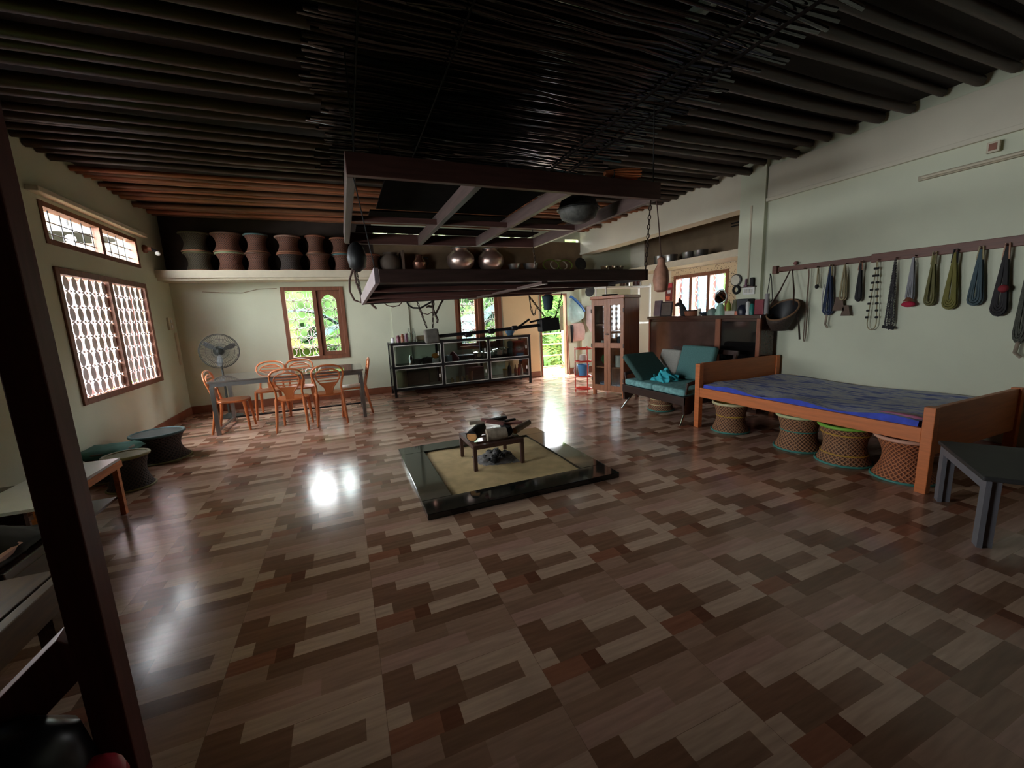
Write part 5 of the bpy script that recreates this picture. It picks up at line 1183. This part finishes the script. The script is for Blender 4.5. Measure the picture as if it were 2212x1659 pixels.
t = thing('yard_lamp', 'dark shallow lamp shade seen through the high left window', 'lamp', (-3.6,8.35,2.92))
obj('shade', MB().lathe([(.04,.16),(.1,.14),(.45,.02),(.5,0),(.44,.005),(.1,.1)],n=26), M_BLACK, t, smooth=40); obj('stem', MB().tube([(0,0,.15),(0,0,1.2)],.015,6), M_BLACK, t); 
m, nt, pb = new_mat('lit lamp bulb'); pb.inputs['Emission Color'].default_value = (1,.97,1,1); pb.inputs['Emission Strength'].default_value = 6
obj('bulb', MB().ball((0,0,-.02),.06,12), m, t, smooth=60)

t = thing('garden_shed', 'pale blue shed wall with red brown battens beyond the alcove window', 'shed', (8.6,9.0,-1.2))
obj('wall', MB().box(0,.1,-1.5,1.6,0,3.6), mat('pale blue boards',(70,96,116),.7), t)
for y in (-1.3,-.75,-.2,.35,.9,1.45): obj('batten', MB().box(-.05,-.001,y-.07,y+.07,0,3.6), mat('batten %s'%y,(84,46,38),.7), t)

def frond(L, droop, wd, n=13, rise=.9):
    """feathered palm frond along +x"""
    b = MB(); pts = [Vector((L*u, 0, rise*L*u*.6-droop*L*u*u)) for u in [i/n for i in range(n+1)]]
    b.tube(pts, [.018*(1-.7*i/n) for i in range(n+1)], 5)
    for i in range(2,n+1):
        for s in (-1,1):
            p = pts[i]; l = wd*math.sin(PI*min(.96,.12+.86*i/n))**.7; q = p+Vector((l*.5,s*l,-l*.35)); mid = (p+q)/2+Vector((0,0,.03)); d = Vector((.035,0,0))
            b.add([p-d,p+d,mid+d*1.1,q,mid-d*1.1], [(0,1,2,3,4)])
    return b
def broad(L, w, droop, rise=1.2):
    b = MB(); n = 9
    pts = [Vector((L*u*.8, 0, rise*L*u*.75-droop*L*u*u)) for u in [i/n for i in range(n+1)]]
    b.tube(pts, [.022*(1-.7*i/n) for i in range(n+1)], 5); o = len(b.v)
    for i in range(2,n+1):
        ww = w*math.sin(PI*(.06+.92*(i-2)/(n-2)))**.6
        b.v += [pts[i]+Vector((0,-ww,-ww*.25)), pts[i]+Vector((0,0,.012)), pts[i]+Vector((0,ww,-ww*.25))]
    for i in range(n-2): b.f += [(o+3*i,o+3*i+1,o+3*i+4,o+3*i+3),(o+3*i+1,o+3*i+2,o+3*i+5,o+3*i+4)]
    return b
FR = [frond(2.2,.75,.42), frond(1.8,.95,.36), frond(2.5,.55,.45)]
rp = random.Random(31)
def palm(loc, h, label, n=11, s=1, leaves=(0,1,3)):
    t = thing('palm_tree', label, 'palm', loc, rp.uniform(0,6), 'palms outside the windows')
    obj('trunk', MB().tube([(0,0,0),(.05,0,h*.5),(0,0,h)],[.1,.08,.07],9), M_TRUNK, t, smooth=60)
    for k in range(n):
        fb = MB(); src = FR[k%3]; fb.v = [v.copy() for v in src.v]; fb.f = list(src.f)
        fb.xf(Matrix.Translation((0,0,h)) @ Matrix.Rotation(2*PI*k/n+rp.uniform(-.2,.2),4,'Z') @ Matrix.Rotation(rp.uniform(-.5,.25),4,'Y') @ Matrix.Scale(s*rp.uniform(.85,1.1),4))
        obj('frond', fb, M_LEAFS[rp.choice(leaves)], t)
    return t
palm((5.9,12.0,-1.2), 1.5, 'feathery palm right behind the balcony railing', 12, 1, (0,1,4))
palm((7.6,13.6,-1.2), 3.0, 'tall feathery palm farther off in the doorway view', 11, 1.1, (1,4,0))
palm((6.2,14.8,-1.2), 2.0, 'palm standing behind the others in the doorway view', 11, 1.1, (0,2,1))
def bananas(loc, label, n=8, s=1, leaves=(0,1,4)):
    t = thing('banana_plant', label, 'banana plant', loc, rp.uniform(0,6), 'banana plants outside the windows')
    obj('stem', MB().tube([(0,0,0),(.02,0,.9*s),(0,0,1.7*s)],[.11*s,.09*s,.05*s],9), M_STALK, t, smooth=60)
    for k in range(n):
        fb = broad(rp.uniform(1.6,2.3)*s, rp.uniform(.2,.3)*s, rp.uniform(.5,1.0), rp.uniform(1.0,1.7))
        fb.xf(Matrix.Translation((0,0,1.5*s)) @ Matrix.Rotation(2*PI*k/n+rp.uniform(-.3,.3),4,'Z'))
        obj('leaf', fb, M_LEAFS[rp.choice(leaves)], t)
    return t
bananas((-.95,10.6,-1.2), 'banana plant with pale stalks filling the left light of the back window', 12, 1.15, (1,4,0))
bananas((.6,12.6,-1.2), 'blue green banana plant behind the right light of the back window', 8, 1.2, (3,5,3))
bananas((4.0,13.5,-1.2), 'hazy banana plant beyond the window behind the glass cabinet', 8, 1.2, (3,3,5))
bananas((-4.6,10.9,-1.2), 'banana plant between the brick pillars outside the lattice window', 7, .8, (0,1,4))
bananas((9.6,6.6,-1.2), 'banana plant beyond the right light of the alcove window', 8, 1.1, (1,0,4))
def bush(loc, R, label, mi, n=420):
    t = thing('shrub', label, 'shrub', loc, 0, 'shrubs outside the windows'); b = MB()
    for k in range(n):
        th = rp.uniform(0,2*PI); ph = math.acos(rp.uniform(-.2,1)); r_ = R*rp.uniform(.72,1.05)
        p = Vector((math.cos(th)*math.sin(ph)*r_, math.sin(th)*math.sin(ph)*r_, max(.05,R*.7+math.cos(ph)*r_*.9)))
        a_ = Vector((rp.uniform(-1,1),rp.uniform(-1,1),rp.uniform(-1,.3))).normalized(); c_ = a_.orthogonal().normalized(); s = R*rp.uniform(.09,.17)
        b.add([p, p+a_*s*.5+c_*s*.3, p+a_*s*1.2, p+a_*s*.5-c_*s*.3], [(0,1,2,3)])
    obj('leaves', b, M_LEAFS[mi], t); obj('stem', MB().tube([(0,0,0),(.05,.02,R*.8)],.05,6), M_TRUNK, t)
for loc,R,lb,mi in [((4.6,12.2,-1.2),1.1,'rounded shrub low behind the balcony railing',1),((7.4,11.6,-1.2),1.4,'bright shrub at the right of the doorway view',4),((2.6,12.4,-1.2),1.6,'shrub behind the window over the glass cabinet',5),((.0,13.5,-1.2),1.9,'tall shrub far behind the back window',2),((-2.2,13.0,-1.2),1.8,'tall shrub behind the banana plant with pale stalks',1),((9.2,14.5,-1.2),2.6,'large tree like shrub far off to the right of the door',0),((5.6,17.0,-1.2),2.8,'large shrub closing the view beyond the palms',2),((-5.4,10.3,-1.2),1.0,'shrub against the peach house wall',1),((9.3,4.4,-1.2),1.5,'shrub beyond the alcove window, nearest the pillar',0)]:
    bush(loc,R,lb,mi)

M_HILL = mat('wooded hillside',(46,64,32),.95,var=.6,scale=1.6,bump=.5,spec=.02)
def hill(name, p0, p1, hgt, back):
    b = MB(); n, k = 40, 12; p0, p1, back = Vector(p0), Vector(p1), Vector(back); rr = random.Random(name)
    for i in range(n):
        hh = hgt*(.8+.25*math.sin(i*.7)+.15*rr.random())
        for j in range(k):
            u = j/(k-1); b.v.append(p0+(p1-p0)*i/(n-1)+back*u+Vector((rr.uniform(-.2,.2),rr.uniform(-.2,.2),hh*math.sin(u*PI/2)+rr.uniform(-.25,.25)*(u > 0))))
    b.f = [(i*k+j,i*k+j+1,(i+1)*k+j+1,(i+1)*k+j) for i in range(n-1) for j in range(k-1)]
    return struct(name, b, M_HILL, smooth=80)
hill('hill_back', (-14,20,-1.25), (26,20,-1.25), 9, (0,8,0))
hill('hill_right', (14,0,-1.25), (14,22,-1.25), 6, (6,0,0))
# ------------------------------------------------------------------ daylight, camera, colour management
w = bpy.data.worlds.new('overcast'); SC.world = w; w.use_nodes = True
nt = w.node_tree; bg = nt.nodes['Background']
bg.inputs['Color'].default_value = (.93,.97,1,1); bg.inputs['Strength'].default_value = 10.0
def portal(name, loc, rot, sx, sy):
    l = bpy.data.lights.new(name, 'AREA'); l.shape = 'RECTANGLE'; l.size = sx; l.size_y = sy; l.cycles.is_portal = True
    o = bpy.data.objects.new(name, l); COL.objects.link(o); o.location = loc; o.rotation_euler = rot
def pw(n, W, y): portal(n, ((W[0]+W[1])/2,y,(W[2]+W[3])/2), (-PI/2,0,0), W[1]-W[0], W[3]-W[2])
pw('daylight_opening_back_window', WIN2, YB+.14); pw('daylight_opening_cabinet_window', WIN3, YB+.14); pw('daylight_opening_door', DOOR, YB+.14)
portal('daylight_opening_lattice_window', (XL-.16,(WIN1[0]+WIN1[1])/2,(WIN1[2]+WIN1[3])/2), (PI/2,0,-PI/2), WIN1[1]-WIN1[0], WIN1[3]-WIN1[2])
portal('daylight_opening_fill_window', (XL-.16,(WIN_FILL[0]+WIN_FILL[1])/2,(WIN_FILL[2]+WIN_FILL[3])/2), (PI/2,0,-PI/2), WIN_FILL[1]-WIN_FILL[0], WIN_FILL[3]-WIN_FILL[2])  # portal of the added window
portal('daylight_opening_high_window', (XL-.16,(TRAN[0]+TRAN[1])/2,(TRAN[2]+TRAN[3])/2), (PI/2,0,-PI/2), TRAN[1]-TRAN[0], TRAN[3]-TRAN[2])
portal('daylight_opening_alcove', (XA+.16,(WIN4[0]+WIN4[1])/2,(WIN4[2]+WIN4[3])/2), (PI/2,0,PI/2), WIN4[1]-WIN4[0], WIN4[3]-WIN4[2])
cd = bpy.data.cameras.new('camera'); cam = bpy.data.objects.new('camera', cd); COL.objects.link(cam)
cd.sensor_fit = 'HORIZONTAL'; cd.sensor_width = 36; cd.lens = 882.366/2212*36; cd.clip_start = .05; cd.clip_end = 200
ya, pi_, ro = (math.radians(a_) for a_ in (21.96573685,9.59586855,-2.53447073))
f0 = Vector((math.sin(ya)*math.cos(pi_),math.cos(ya)*math.cos(pi_),-math.sin(pi_))); r0 = Vector((math.cos(ya),-math.sin(ya),0)); u0 = r0.cross(f0)
rr_ = r0*math.cos(ro)+u0*math.sin(ro); uu = u0*math.cos(ro)-r0*math.sin(ro)
mw = Matrix((rr_,uu,-f0)).transposed().to_4x4(); mw.translation = (0,0,1.5); cam.matrix_world = mw
SC.camera = cam
SC.view_settings.view_transform = 'Standard'; SC.view_settings.look = 'None'; SC.view_settings.gamma = 1; SC.view_settings.use_curve_mapping = False
SC.view_settings.exposure = 2.05
cy = SC.cycles; cy.use_denoising = True; cy.max_bounces = 10; cy.diffuse_bounces = 6; cy.glossy_bounces = 4; cy.transparent_max_bounces = 16; cy.sample_clamp_indirect = 6; cy.caustics_reflective = False; cy.caustics_refractive = False
